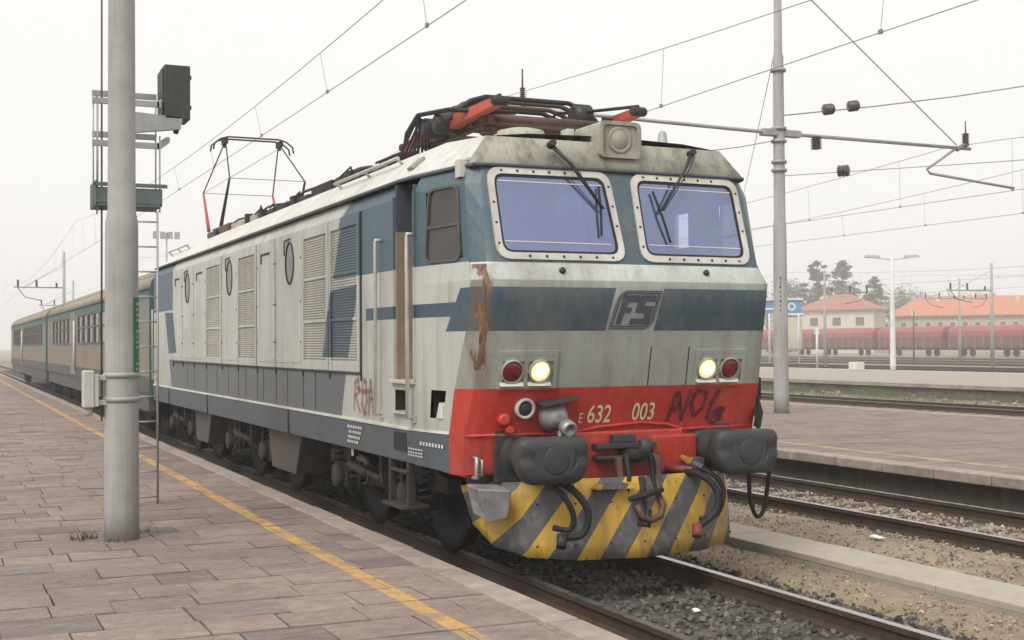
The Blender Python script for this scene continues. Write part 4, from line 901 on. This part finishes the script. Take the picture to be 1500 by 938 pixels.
for s in (-1, 1):
    for (y0, y1) in ((5.0, 6.65), (10.35, 11.75)):
        q = [(y0+.30, .40), (y0, .90), (y1, .90), (y1-.20, .40)]; MB().prism(q, 'x', *sorted((s*.95, s*1.36))).build('equipment_box', 'brown_box', loco, .012)
# battery lamp and yellow tag on the bogie, steps under the door
MB().tube([(-1.36, 2.78, .80), (-1.36, 2.55, .80), (-1.36, 2.5, .74)], .04, 8).build('air_filter', 'brown_box', loco); MB().face([(-1.425, 2.86, .82), (-1.425, 2.78, .82), (-1.425, 2.78, .90), (-1.425, 2.86, .90)]).build('yellow_tag', 'cream_num', loco)
b = MB()
for yy in (.98, 1.46): b.box(-1.50, -1.44, yy-.025, yy+.025, .50, .905)
b.box(-1.56, -1.30, .95, 1.49, .50, .53); b.box(-1.5, -1.46, .95, 1.49, .80, .83); b.build('cab_step', 'bogie_steel', loco, .006)
MB().box(-1.512, -1.502, .98, 1.30, 1.0, 1.16).build('sill_recess_shade', 'rubber', loco)  # shade of a recess given as a flat black plate on the sill
MB().box(-1.25, 1.25, .2, LEN-.1, .88, 1.12).build('underframe', 'grime_steel', loco)
for (y0, z) in ((.66, 1.08), ):
    b = MB()
    for i in range(8): yy = y0-.06*i; b.face([V((-1.506-.00, 0, 0))+V((-tapt(tapy(yy, 1.2), 1.2).x*-1+1.5-.012 if False else .0, 0, 0)) for _ in range(0)] or [tuple(V((-(1.512+(interp(1.2, LEV, 1)+1.5)*-(.8-q)/(.8-.12)), q, zz))) for q, zz in ((yy, z), (yy-.035, z), (yy-.035, z+.03), (yy, z+.03))])
    tag(b.build('stencil_marking', 'white_mark', loco), kind='stuff')
for z in (.975, 1.0, 1.03):
    b = MB()
    for i in range(6): yy = .92-.055*i; X = lambda q: -1.512 if q > .8 else -(1.512+(interp(1.2, LEV, 1)+1.5)*-(.8-q)/(.8-.12)); b.face([(X(q), q, zz) for q, zz in ((yy, z), (yy-.035, z), (yy-.035, z+.014), (yy, z+.014))])
    tag(b.build('stencil_marking', 'white_mark', loco), kind='stuff')

# ================================================================== COACHES behind the locomotive
def coach(y0, ln, label):
    t = thing('passenger_coach', label, 'railway coach', 'coaches behind the locomotive', loc=(0, y0, 0)); w_ = 1.41
    for s in (-1, 1):
        b = MB(); zs = [1.0, 1.32, 1.98, 2.86, 3.06]; wins = []
        y = 1.5
        while y < ln-2.4:
            if abs(y+.6-ln*.605) < 1.0: y += 1.9; continue
            wins.append((y, y+1.2)); y += 1.42
        ys = sorted(set([0, ln]+[q for w2 in wins for q in w2]))
        for a, c in zip(ys, ys[1:]):
            for k, (d, e) in enumerate(zip(zs, zs[1:])):
                if k == 2 and (a, c) in wins: continue
                b.face([(s*w_, a, d), (s*w_, c, d), (s*w_, c, e), (s*w_, a, e)], {0: 1, 1: 0, 2: 2, 3: 3}[k])
        b.build('coach_side', ['coach_beige', 'coach_low', 'coach_band', 'coach_green'], t)
        for (a, c) in wins:
            f = lambda y, z, off: V((s*(w_+off), y, z)); q = [(a, 1.98), (c, 1.98), (c, 2.86), (a, 2.86)]
            b = MB(); ring(b, f, q, inset(q, .06), -.04, .012); b.box(*sorted((s*(w_-.03), s*(w_+.01))), a+.06, c-.06, 2.44, 2.49); o = b.build('window', 'frame_brown' if s else '', t)
            MB().face([f(y, z, -.02) for y, z in q]).build('pane', 'coach_glass', o)
        yd = ln*.605; MB().box(*sorted((s*(w_-.01), s*(w_+.02))), yd-.75, yd+.75, 1.05, 2.98).build('door', 'coach_band', t, .02); MB().tube([(s*(w_+.06), yd-.85, 1.2), (s*(w_+.06), yd-.85, 2.7)], .03, 6).build('handrail', 'lamp_white', t)
        MB().tube([(s*(w_+.005), .02, 3.07), (s*(w_+.005), ln-.02, 3.07)], .03, 6).build('gutter', 'coach_green', t)
        MB().box(*sorted((s*1.2, s*1.38)), .3, ln-.3, .62, 1.0).build('coach_skirt', 'coach_low', t)
        for yb in (3.2, ln-3.2):
            for d in (-1.25, 1.25):
                o = WH.build('wheel', 'grime_steel', t); o.location = (s*.72, yb+d, .52)
            MB().box(*sorted((s*.95, s*1.1)), yb-1.8, yb+1.8, .45, .75).build('bogie_frame', 'grime_steel', t, .02)
    roof = [(1.41*math.cos(a)*(1 if abs(math.cos(a)) > .9 else .985), 3.06+.62*math.sin(a)**.9) for a in [math.pi*i/14 for i in range(15)]]
    b = MB(); b.prism(roof, 'y', 0, ln, 0, True); rf_ = b.build('coach_roof', 'coach_roof', t)
    for a in (2, 3, 4, 5, 9, 10, 11, 12): MB().tube([(roof[a][0], .05, roof[a][1]), (roof[a][0], ln-.05, roof[a][1])], .018, 5).build('roof_rib', 'coach_roof', rf_)
    for e in (0, ln):
        b = MB(); b.prism([(-1.405, .95), (-1.405, 3.06)]+[(x*.995, z*.999) for x, z in roof[::-1]]+[(1.405, 3.06), (1.405, .95)], 'y', e-.03, e+.03); b.build('coach_end', 'coach_green', t)
        sg = -1 if e == 0 else 1; MB().box(-.55, .55, *sorted((e+sg*.03, e+sg*.45)), 1.15, 3.2).build('gangway', 'rubber', t, .06)
        for x in (-1.25, 1.25): MB().tube([(x, e+sg*.03, 2.7), (x, e+sg*.10, 2.7), (x, e+sg*.10, 1.4), (x, e+sg*.03, 1.4)], .02, 6).build('handrail', 'alu', t)
        for x in (-.875, .875): MB().lathe((x, e, 1.05), (0, sg, 0), [(0, .14), (.4, .13), (.41, .24), (.46, .24)], 14).build('buffer', 'buffer_steel', t)
    MB().box(-1.2, 1.2, .2, ln-.2, .85, 1.0).build('underframe', 'grime_steel', t)
    return t
coach(16.35, 25.6, 'grey-beige coach with brown roof coupled right behind the locomotive'); coach(42.9, 25.6, 'far grey-beige coach, second behind the locomotive')

# ================================================================== NEAR POLE, SIGNAL
pp = thing('concrete_pole', 'thick grey round concrete pole with clamped box and green plate on near platform', 'pole', loc=(-3.745, 2.06, .25))
b = MB(); b.lathe((0, 0, -.05), (0, 0, 1), [(0, .148), (.3, .146), (1.6, .142), (2.72, .139), (2.80, .138), (2.86, .128), (2.93, .118), (4, .115), (7.5, .100), (8.2, .098)], 28); b.build('shaft', 'concrete_pole', pp)
b = MB(); 
for zz in (1.19, 1.40): b.lathe((0, 0, zz), (0, 0, 1), [(0, .148), (.02, .16), (.035, .16), (.05, .148)], 24)
cl = b.build('clamp_band', 'galv', pp)
b = MB(); b.box(-.23, -.10, -.06, -.02, 1.385, 1.43).box(-.23, -.10, -.06, -.02, 1.17, 1.215).box(-.235, -.2, -.09, -.01, 1.16, 1.44); b.build('clamp_arm', 'plate_grey', cl, .004)
MB().box(-.33, -.235, -.10, .04, 1.15, 1.47).build('junction_box', 'plate_grey', pp, .012); MB().tube([(-.28, -.03, 1.15), (-.27, -.03, 1.08)], .03, 8).build('cable_gland', 'plate_grey', pp)
# green plate with white characters, bent round the shaft on the track side
def cylp(a, z, r=.1445): return V((r*math.sin(a), -r*math.cos(a), z))
b = MB(); az = [.62+.11*i for i in range(7)]
for a, c in zip(az, az[1:]): b.face([cylp(a, 1.42, .150), cylp(c, 1.42, .150), cylp(c, 2.10, .146), cylp(a, 2.10, .146)], 0, True)
o = b.build('green_plate', 'plate_green', pp); b = MB(); RP = random.Random(4)
for i in range(13):
    z = 2.05-i*.047
    for a in (.80, 1.0):
        if RP.random() < .85:
            a0 = a+RP.uniform(-.03, .03); b.face([cylp(a0, z-.025, .1535), cylp(a0+.10, z-.015, .1535), cylp(a0+.12, z+.008, .1535), cylp(a0+.02, z, .1535)])
b.build('plate_characters', 'white_mark', o)
# signal post standing behind the pole
sg = thing('railway_signal', 'black signal head seen from behind on green basket with ladder and railings', 'railway signal', loc=(-3.36, 4.3, .25))
MB().tube([(-.07, .02, 0), (-.07, .02, 4.3)], .06, 12).build('mast', 'galv', sg)
b = MB(); b.box(-.36, .30, -.02, .50, 3.14, 3.17).box(-.36, .30, -.025, -.005, 3.17, 3.33).box(-.365, -.345, -.02, .5, 3.15, 3.40).box(.29, .31, -.02, .5, 3.15, 3.33); b.build('basket', 'signal_green', sg)
MB().box(-.38, .36, -.04, -.02, 3.34, 3.38).build('basket_rim', 'signal_green', sg)
b = MB()
for zz in (3.78, 4.22): 
    for yy, xo in ((-.05, 0), (.45, .05)): b.box(-.40+xo, .27+xo, yy-.02, yy+.02, zz-.03+(.17 if yy > 0 else 0), zz+.03+(.17 if yy > 0 else 0))
    b.hull8([(.25, -.07, zz-.03), (.29, -.07, zz-.03), (.29, -.07, zz+.03), (.25, -.07, zz+.03)], [(.40, .30, zz+.10), (.44, .30, zz+.10), (.44, .30, zz+.16), (.40, .30, zz+.16)])
b.build('railing', 'galv', sg)
b = MB()
for x, y, z1 in ((-.39, -.05, 4.27), (-.33, .1, 4.27), (.26, .1, 4.3), (.29, .02, 3.9), (-.3, .45, 4.4)): b.tube([(x, y, 3.09), (x, y, z1)], .008, 6)
b.build('railing_posts', 'galv', sg)
MB().tube([(-.29, .1, .9), (-.29, .1, 7)], .010, 6).build('cable_pipe', 'brown_box', sg)
b = MB(); b.hull8([(-.1, -.04, 3.90), (.50, -.04, 3.98), (.52, -.04, 4.10), (-.1, -.04, 4.14)], [(-.1, .04, 3.90), (.50, .04, 3.98), (.52, .04, 4.10), (-.1, .04, 4.14)]); b.build('bracket', 'galv', sg)
b = MB(); b.box(.33, .60, -.04, .30, 4.08, 4.66); o = b.build('signal_head', 'signal_black', sg, .012)
b = MB(); b.box(.315, .335, .0, .34, 4.1, 4.62).box(.59, .615, -.02, .02, 4.2, 4.24).box(.59, .615, -.02, .02, 4.52, 4.56); b.tube([(.5, .1, 4.10), (.46, .05, 3.95)], .03, 6); b.build('head_hinge', 'signal_black', o)
for zz in (4.22, 4.5): MB().lathe((.465, .30, zz), (0, 1, 0), [(0, .10), (.18, .11), (.19, .09)], 16).build('lamp_hood', 'signal_black', o)
b = MB()
for x in (.02, .26): b.tube([(x, -.02, .02), (x, -.02, 3.1)], .012, 6)
zz = .10
while zz < 3.1: b.tube([(.02, -.02, zz), (.26, -.02, zz)], .009, 6); zz += .262
b.build('ladder', 'galv', sg)

# ================================================================== CATENARY
def cmast(x, y, z0, h, r, arms, label, nm='catenary_mast', rz=0, group='catenary masts across the yard'):
    t = thing(nm, label, 'mast', group, loc=(x, y, z0), rz=rz)
    MB().lathe((0, 0, -.2), (0, 0, 1), [(0, r), (h*.45, r*.85), (h*.46, r*.78), (h, r*.55)], 12).build('shaft', 'concrete_pole', t)
    for (z, l) in arms:
        b = MB(); b.tube([(0, 0, z), (l, 0, z)], .05, 6); b.tube([(0, 0, z+1.6), (l*.8, 0, z+.06)], .02, 5); o = b.build('cantilever', 'galv', t)
        for q in (.15, .55, .92): b = MB(); insul(b, l*q, 0, z+.05, .5 if q > .5 else .3, .09); b.build('arm_insulator', 'grime_steel', o)
        MB().tube([(l*.93, 0, z), (l*.78, 0, z-.7), (l*.45, 0, z-.95)], .03, 5).build('steady_arm', 'grime_steel', o)
    return t
mp_ = thing('catenary_mast', 'grey tapered mast with long horizontal arm rising from the empty platform', 'mast', 'catenary masts across the yard', loc=(13.1, 15.5, .25))
MB().lathe((0, 0, -.1), (0, 0, 1), [(0, .185), (.55, .18), (2.6, .17), (2.65, .165), (4.6, .155), (4.65, .14), (6.3, .135), (8.6, .125), (8.7, .10), (12, .085)], 20).build('shaft', 'concrete_pole', mp_)
b = MB()
for z in (6.45, 6.75, 5.95, 5.75, 8.15): MB().lathe((0, 0, z), (0, 0, 1), [(0, .145), (.0, .185), (.07, .185), (.07, .145)], 14).build('clamp_band', 'galv', mp_)
b = MB(); b.tube([(-6.7, 0, 6.80), (-.25, 0, 6.68), (6.0, 0, 6.65)], .045, 8); ar = b.build('cantilever', 'galv', mp_)
for (x, z, h, r, pin) in ((-6.75, 6.80, .45, .07, .4), (5.85, 6.70, .35, .1, .3), (1.1, 6.35, .32, .14, 0)):
    b = MB(); insul(b, x, 0, z, h, r)
    if pin: b.tube([(x, 0, z+h-.03), (x, 0, z+h+pin)], .02, 6)
    b.build('arm_insulator', 'insulator', ar)
MB().box(-.5, .6, -.1, .1, 6.6, 6.76).build('arm_bracket', 'galv', ar, .01)
b = MB(); b.tube([(5.5, 0, 6.62), (4.55, 0, 6.05), (4.65, 0, 5.95), (7.5, 0, 5.7)], .035, 6); b.build('steady_arm', 'galv', ar)
b = MB(); b.tube([(0, 0, 10.7), (5.55, 0, 6.72)], .016, 5); b.tube([(5.55, 0, 6.6), (5.8, 0, 6.75)], .06, 6); b.build('stay_wire', 'wire', mp_)
b = MB(); RT = random.Random(9)
for i in range(9):
    z = 2.3+i*.11; a = -.62; w2 = RT.uniform(.05, .11); b.face([V((.169*math.sin(a+q), -.169*math.cos(a+q), zz))*1 + V((0, 0, 0)) for q, zz in ((-w2, z), (w2, z), (w2, z+.05), (-w2, z+.06))])
b = MB().lathe((0, 0, 0), (0, 0, 1), [(0, .1), (.01, .1)], 6) if False else b
b.build('painted_marks', 'black_steel', mp_)
def wire(t, pts, r, nm):
    return MB().tube(pts, r, 5).build(nm, 'wire', t)
def oline(x, label, zc, zm, y0=-40, y1=160, span=50., ph=15.5, r=.0065, drop=4.):
    t = thing('overhead_line', label, 'overhead line', 'overhead wires along the tracks', loc=(x, 0, 0)); ys = [y0+i*2. for i in range(int((y1-y0)/2)+1)]
    def sag(y): u = ((y-ph) % span)/span; return zm-(zm-zc-.35)*4*u*(1-u)*.85
    wire(t, [(.12*math.sin((y-ph)/span*math.pi), y, zc) for y in ys], r, 'contact_wire'); wire(t, [(0, y, sag(y)) for y in ys], r, 'messenger_wire')
    y = y0+1.7
    while y < min(y1, 80): 
        o = MB().tube([(0, y, sag(y)), (.12*math.sin((y-ph)/span*math.pi), y, zc)], .004, 4); ex = .12*math.sin((y-ph)/span*math.pi); o.box(ex-.015, ex+.015, y-.03, y+.03, zc-.015, zc+.035); o.build('dropper', 'wire', t); y += drop
    return t
oline(0, 'twin overhead wires strung above the raised pantograph of the locomotive', 5.72, 7.15, drop=4.3, ph=-12, span=58.)
oline(5.13, 'overhead wires with droppers above the track beside the empty platform', 5.62, 7.0, drop=5.1)
oline(18.7, 'thin overhead wires above the first track past the empty platform', 5.6, 7.0, r=.008)
oline(23.2, 'thin overhead wires above the second track past the empty platform', 5.6, 7.0, r=.008)
oline(50.5, 'faint overhead wires above the first track past the far platform', 5.6, 7.0, -20, 200, r=.009)
oline(62, 'faint overhead wires above the dull rails farther across the yard', 5.6, 7.0, -20, 200, r=.009)
def span_wire(a, c, r, label, ins=()):
    t = thing('span_wire', label, 'wire', 'span wires across the tracks', loc=a); A, B = V((0, 0, 0)), V(c)-V(a)
    MB().tube([A, A.lerp(B, .25)+V((0, 0, -.08)), A.lerp(B, .5)+V((0, 0, -.11)), A.lerp(B, .75)+V((0, 0, -.08)), B], r, 5).build('cable', 'wire', t)
    for q in ins:
        d = (B-A).normalized(); P_ = A.lerp(B, q); b = MB(); pr = []
        for i in range(3): pr += [(i*.09, .04), (i*.09+.03, .14), (i*.09+.06, .13), (i*.09+.085, .04)]
        b.lathe(P_-d*.13, d, pr, 12); b.build('insulator', 'insulator', t)
    return t
span_wire((13.2, 15.4, 7.35), (24, 15.4, 9.3), .016, 'insulated cable with two disc insulators running outward from the platform mast', (.12, .19))
span_wire((9.0, 15.4, 6.2), (13.0, 15.45, 6.75), .012, 'short dark cable tied to the mast below its horizontal arm')
span_wire((-9.6, 8.1, 8.2), (-4.3, 8.8, 3.2) , .008, 'thin guy wire slanting down left of the concrete pole') if False else None
span_wire((13.1, 15.6, 9.0), (30, 42, 7.6), .010, 'thin cable slanting from the platform mast towards the far platform')
span_wire((13.1, 15.5, 5.9), (22, -3, 5.6), .009, 'thin feeder cable leaving the platform mast below its clamp bands', (.08,))
span_wire((62, 76, 6.4), (92, 92, 6.6), .02, 'faint cross cable between two hazy yard masts')
# smaller masts across the yard and beyond the coaches
for (x, y, z0, h, r, arms, lb) in ((70.4, 66, .1, 8.2, .16, [(5.8, -4.6)], 'hazy thin catenary mast with left-pointing arm among the yard tracks'),
        (62.0, 76, .1, 8.0, .15, [(6.0, 4.8)], 'hazy catenary mast with arm between the blue sign and white lamp post'),
        (92, 92, .1, 8.6, .16, [(6.3, -5), (6.3, 4)], 'faint two-armed catenary mast before the orange-roofed building'),
        (3.1, 88, 0, 9.0, .16, [(6.2, -3.4)], 'faint catenary mast with arm over the coaches'),
        (7.6, 130, 0, 9.0, .16, [(6.2, -3.4)], 'fainter catenary mast far down the line behind the coaches'),
        (38, 66, .25, 8.6, .15, [(6.0, 4.4)], 'faint catenary mast with arm rising from the far platform'),
        (27.6, 62, .0, 9.5, .17, [(6.3, -4.4)], 'catenary mast with arm partly hidden behind the locomotive cab')):
    cmast(x, y, z0, h, r, arms, lb)
def lamppost(x, y, z0, h, lb, heads=2, r=.14):
    t = thing('lamp_post', lb, 'lamp post', loc=(x, y, z0), rz=-yaw)
    MB().lathe((0, 0, -.1), (0, 0, 1), [(0, r*1.25), (.5, r*1.2), (h*.6, r), (h, r*.7)], 12).build('shaft', 'lamp_white', t)
    b = MB()
    for s in (-1, 1): b.tube([(0, 0, h-.15), (s*.9, 0, h-.05)], .05, 6)
    b.build('arm', 'lamp_white', t)
    for s in (-1, 1): MB().hull8([(s*.7, -.18, h-.1), (s*1.6, -.18, h-.02), (s*1.6, .18, h-.02), (s*.7, .18, h-.1)], [(s*.75, -.1, h+.08), (s*1.5, -.1, h+.12), (s*1.5, .1, h+.12), (s*.75, .1, h+.08)]).build('lamp_head', 'galv', t)
    return t
lamppost(45.3, 48.6, .26, 6.6, 'white double-headed lamp post on the edge of the far platform')
lt = thing('floodlight_tower', 'tall thin floodlight tower faint in the haze behind the coach roof', 'light tower', loc=(18.4, 138, -.2))
MB().tube([(0, 0, 0), (0, 0, 15)], .14, 8, r1=.09).build('shaft', 'galv', lt)
for i in range(4): MB().box(-1.5+i*.8, -.95+i*.8, -.2, .2, 14.3, 15.1).build('floodlight', 'galv', lt)
# posts and small cabinets about the yard
for i, (x, y, h, lb) in enumerate(((56.5, 70, 3.2, 'thin white post standing before the red wagons below the cream house'), (66.5, 92, 3.0, 'short white post right under the blue sign'), (73.5, 98, 4, 'slim white post at the edge of the blue sign'), (84, 90, 5.2, 'rusty brown post between white house and lamp post'))):
    t = thing('marker_post', lb, 'post', loc=(x, y, -.2)); MB().tube([(0, 0, 0), (0, 0, h)], .09, 8).build('shaft', 'lamp_white' if i < 3 else 'wagon_dark', t); MB().box(-.22, .22, -.05, .05, h-.5, h-.05).build('marker_plate', 'lamp_white', t)
o = MB().box(43.2, 43.9, 49.4, 50, .25, .75).build('cabinet', 'lamp_white', None, .04); tag(o, 'small white cabinet beside the white lamp post', 'cabinet')
# blue sign on posts with a pale cabin
t = thing('station_sign', 'blue signboard on tall white posts beside the yard mast', 'sign', loc=(75.2, 100, -.2), rz=-rad(36))
for x in (-3.2, -1.2, .6, 1.8): MB().tube([(x, 0, 0), (x, 0, 6.8)], .1, 8).build('post', 'lamp_white', t)
b = MB(); b.box(-3.8, 2.1, -.12, .12, 5.2, 6.5); o = b.build('board', 'sign_blue', t, .03); MB().box(-4, 2.3, -.3, .3, 6.52, 6.75).build('board_roof', 'lamp_white', t)
f = lambda x, z, off: V((x, -.13-off, z)); b = MB(); n = 14
ring(b, f, [(1.1+.42*math.cos(a*6.283/n), 5.85+.42*math.sin(a*6.283/n)) for a in range(n)], [(1.1+.25*math.cos(a*6.283/n), 5.85+.25*math.sin(a*6.283/n)) for a in range(n)], 0, .01); b.box(-3.4, -.4, -.14, -.125, 5.55, 5.75); b.build('white_symbol', 'lamp_white', o)
t = thing('signal_cabin', 'pale rounded cabin hanging beside the blue signboard posts', 'cabin', loc=(79.4, 104, -.2), rz=-rad(36)); MB().box(-1.2, 1.2, -1, 1, 1.2, 5.0).build('cabin_wall', 'wall_cream', t, .3); MB().box(-1.35, 1.35, -1.15, 1.15, 5.0, 5.25).build('roof', 'lamp_white', t, .08)
for x in (-.9, .9):
    MB().tube([(x, 0, 0), (x, 0, 1.3)], .1, 8).build('leg', 'galv', t)

# ================================================================== FAR: wagons, houses, trees
def wagon(y):
    t = thing('freight_wagon', 'red high-sided freight wagon standing in line before the houses', 'freight wagon', 'red freight wagons in the yard', loc=(122, y, -.1)); L = 13.2
    b = MB(); b.prism([(-1.45, 1.25), (-1.5, 2.6), (-1.5, 3.3), (1.5, 3.3), (1.5, 2.6), (1.45, 1.25)], 'y', -L/2, L/2); b.build('body', 'wagon_dark', t)
    MB().prism([(-1.53, 2.7), (-1.53, 3.4), (-1.1, 3.95), (0, 4.15), (1.1, 3.95), (1.53, 3.4), (1.53, 2.7)], 'y', -L/2, L/2).build('roof', 'wagon_red', t)
    for i in range(9): MB().box(-1.62, -1.5, -L/2+.3+i*1.57, -L/2+.5+i*1.57, 1.1, 2.7).build('rib', 'wagon_red', t)
    MB().box(-1.3, 1.3, -L/2, L/2, .85, 1.25).build('underframe', 'grime_steel', t)
    for yy in (-4.6, -3, 3, 4.6):
        o = WH.build('wheel', 'grime_steel', t); o.location = (-.72, yy, .5)
    for s in (-1, 1):
        for x in (-.87, .87): MB().tube([(x, s*L/2, 1.05), (x, s*(L/2+.45), 1.05)], .18, 8).build('buffer', 'grime_steel', t)
    return t
w0 = wagon(103)
for i in range(1, 6): copy_tree(w0).location = (122, 103+i*14.3, -.1)
def house(loc, rz, wx, wy, h, rh, wallm, roofm, label, wins, ov=.8):
    t = thing('house', label, 'house', loc=loc, rz=rz)
    MB().box(-wx/2, wx/2, -wy/2, wy/2, 0, h).build('wall', wallm, t)
    a, c = wx/2+ov, wy/2+ov; rl = max(.5, wx/2-wy/2)
    b = MB(); b.box(-a, a, -c, c, h, h+.22); vs = [(-a, -c, h+.22), (a, -c, h+.22), (a, c, h+.22), (-a, c, h+.22), (-rl, 0, h+rh), (rl, 0, h+rh)]; b.raw(vs, [(0, 1, 5, 4), (1, 2, 5), (2, 3, 4, 5), (3, 0, 4)]); rf_ = b.build('roof', roofm, t)
    for x in (-wx*.2, wx*.28): MB().box(x-.4, x+.4, -.4-wy*.12, .4-wy*.12, h+rh*.5, h+rh*.95).build('chimney', 'wall_cream', rf_)
    for (face, u, z, ww, wh) in wins:
        b = MB(); 
        if face == 'f': bxs = (u-ww/2, u+ww/2, -wy/2-.06, -wy/2+.1); pn = (u-ww/2+.12, u+ww/2-.12, -wy/2-.09, -wy/2-.05)
        else: bxs = (-wx/2-.06, -wx/2+.1, u-ww/2, u+ww/2); pn = (-wx/2-.09, -wx/2-.05, u-ww/2+.12, u+ww/2-.12)
        o = MB().box(*bxs, z, z+wh).build('window', 'lamp_white', t); MB().box(*pn, z+.12, z+wh-.12).build('pane', 'shutter', o)
    return t
house((164, 200, -.3), -rad(52), 15, 11.5, 8.6, 3.4, 'wall_cream', 'roof_tile', 'cream two-storey house with faded red hipped roof behind the wagons', [('f', u, 5.4, 1.9, 1.9) for u in (-4.4, .2, 4.8)]+[('s', u, 5.4, .9, 1.9) for u in (-4, -2, 0, 2, 4)]+[('f', u, 1.8, 1.6, 2) for u in (-4.4, .2, 4.8)])
house((190, 191, -.3), -rad(46), 32, 12, 7.4, 4.2, 'wall_beige', 'roof_tile_orange', 'long beige building with bright orange hipped roof behind the wagons', [('f', -13+u*2.4, 4.8, 1.3, 1.5) for u in range(12)]+[('s', u, 4.6, 1.2, 1.5) for u in (-3, 0, 3)])
house((225, 150, -.3), -rad(46), 26, 12, 6.5, 3.5, 'wall_cream', 'roof_tile', 'pale low building with red roof beyond the orange-roofed one', [('f', -9+u*3, 4, 1.3, 1.5) for u in range(6)])
def tree(x, y, h, kind, label, seed, wd=1.):
    R = random.Random(seed); t = thing('tree' if kind else 'conifer_tree', label, 'tree', 'trees behind the houses', loc=(x, y, -.3))
    b = MB(); b.tube([(0, 0, 0), (.1, 0, h*.5), (0, .1, h*.95)], [h*.022, h*.015, h*.003], 7)
    for i in range(14):
        z = h*(.2+.7*i/14); a = R.uniform(0, 6.28); l = (h*.24*(1-.7*i/14) if kind == 0 else h*.25)*wd; b.tube([(0, 0, z), (l*math.cos(a), l*math.sin(a), z+(l*.5 if kind else -.1*l))], h*.006, 4, r1=h*.002)
    b.build('trunk', 'bark', t); c = MB()
    n = 4200 if kind == 0 else (3000 if kind == 1 else 900)
    cl = [(R.uniform(-.2, .2)*h*wd, R.uniform(-.2, .2)*h*wd, h*R.uniform(.42, .88), h*R.uniform(.08, .16)*wd) for _ in range(13)]
    br = []
    for i in range(70):
        u = R.random()**.85; a = R.uniform(0, 6.28); l = h*.21*wd*(1-u)**.6*R.uniform(.15, 1.15); br.append((l*math.cos(a), l*math.sin(a), h*(.16+.80*u)-l*.05, h*R.uniform(.018, .045)*(1.25-u*.7)))
    for i in range(n):
        if kind == 0:
            q = R.choice(br); p = V(q[:3])+V((R.gauss(0, 1)*q[3], R.gauss(0, 1)*q[3], R.gauss(0, .5)*q[3]-abs(R.gauss(0, .25))*q[3]))
        else:
            q = R.choice(cl); d = V((R.gauss(0, 1), R.gauss(0, 1), R.gauss(0, .8))).normalized()*q[3]*R.uniform(.5, 1.1); p = V(q[:3])+d
        s = h*R.uniform(.008, .02); u_ = V((R.gauss(0, 1), R.gauss(0, 1), R.gauss(0, .6))).normalized()*s; v_ = u_.cross(V((R.gauss(0, 1), R.gauss(0, 1), R.gauss(0, 1)))).normalized()*s*.8
        c.face([p-u_, p+v_*.6, p+u_, p-v_*.6])
    tag(c.build('crown', 'foliage%d' % (kind > 0), t, norm=False)); return t
for i, (x, y, h, k, lb, wd) in enumerate(((172.9, 219.4, 21.5, 0, 'tall dark cedar rising directly behind the cream house', 1.45), (183.4, 223.9, 21.5, 0, 'second dark cedar with pointed crown behind the cream house', 1.35), (174.1, 231.1, 17, 1, 'rounded leafy tree left of the cedars behind the cream house', 1.2), (185.5, 241.3, 17, 0, 'slim conifer squeezed between cedar and rounded tree', 1.2), (169.9, 234.2, 14, 1, 'hazy tree behind the blue signboard', 1.3), (188.8, 219.4, 17.5, 0, 'narrow conifer between the houses right of the cedars', 1.2), (194.1, 230.7, 15, 1, 'rounded tree right behind the corner of the cream house', 1.3), (201.9, 228.0, 16, 1, 'leafy tree in the gap between the two houses', 1.3), (209.8, 227.7, 15, 1, 'leafy tree above the orange roof', 1.4), (216.0, 224.6, 15, 2, 'bare thin-leaved tree above the orange roof ridge', 1.4), (219.5, 218.4, 14, 1, 'broad tree at the far end of the orange roof', 1.4), (174.6, 249.3, 12, 1, 'hazy tree showing beside the locomotive cab', 1.3))):
    tree(x, y, h, k, lb, 40+i, wd)
b = MB(); R = random.Random(77)
for i in range(9000):
    q = R.random(); x = 60+q*330; y = 420-q*260+R.uniform(-14, 14); z = R.random()**1.4*9*(.5+.5*math.sin(x*.13)*math.sin(x*.041+1)); s = R.uniform(.3, .7)
    u_ = V((R.gauss(0, 1), R.gauss(0, 1), R.gauss(0, .6))).normalized()*s; v_ = u_.cross(V((R.gauss(0, 1), R.gauss(0, 1), R.gauss(0, 1)))).normalized()*s; p = V((x, y, z))
    b.face([p-u_, p+v_*.6, p+u_, p-v_*.6])
tag(b.build('treeline', 'foliage1', norm=False), 'hazy distant belt of trees along the edge of the yard', 'trees', None, 'stuff')

# ================================================================== HAZE
hz = MB().box(-720, 920, -320, 1320, -1.5, 30).build('haze', 'wire'); hz.data.materials.clear()
hm = bpy.data.materials.new('haze'); hm.use_nodes = True; ht = hm.node_tree; ht.nodes.clear(); ho = ht.nodes.new('ShaderNodeOutputMaterial'); hv = ht.nodes.new('ShaderNodeVolumePrincipled')
hv.inputs['Color'].default_value = (.985, .985, .99, 1); hv.inputs['Density'].default_value = .0015; hv.inputs['Anisotropy'].default_value = .2; ht.links.new(hv.outputs[0], ho.inputs['Volume'])
hz.data.materials.append(hm); tag(hz, 'pale even winter haze filling the station yard', 'haze', None, 'stuff')
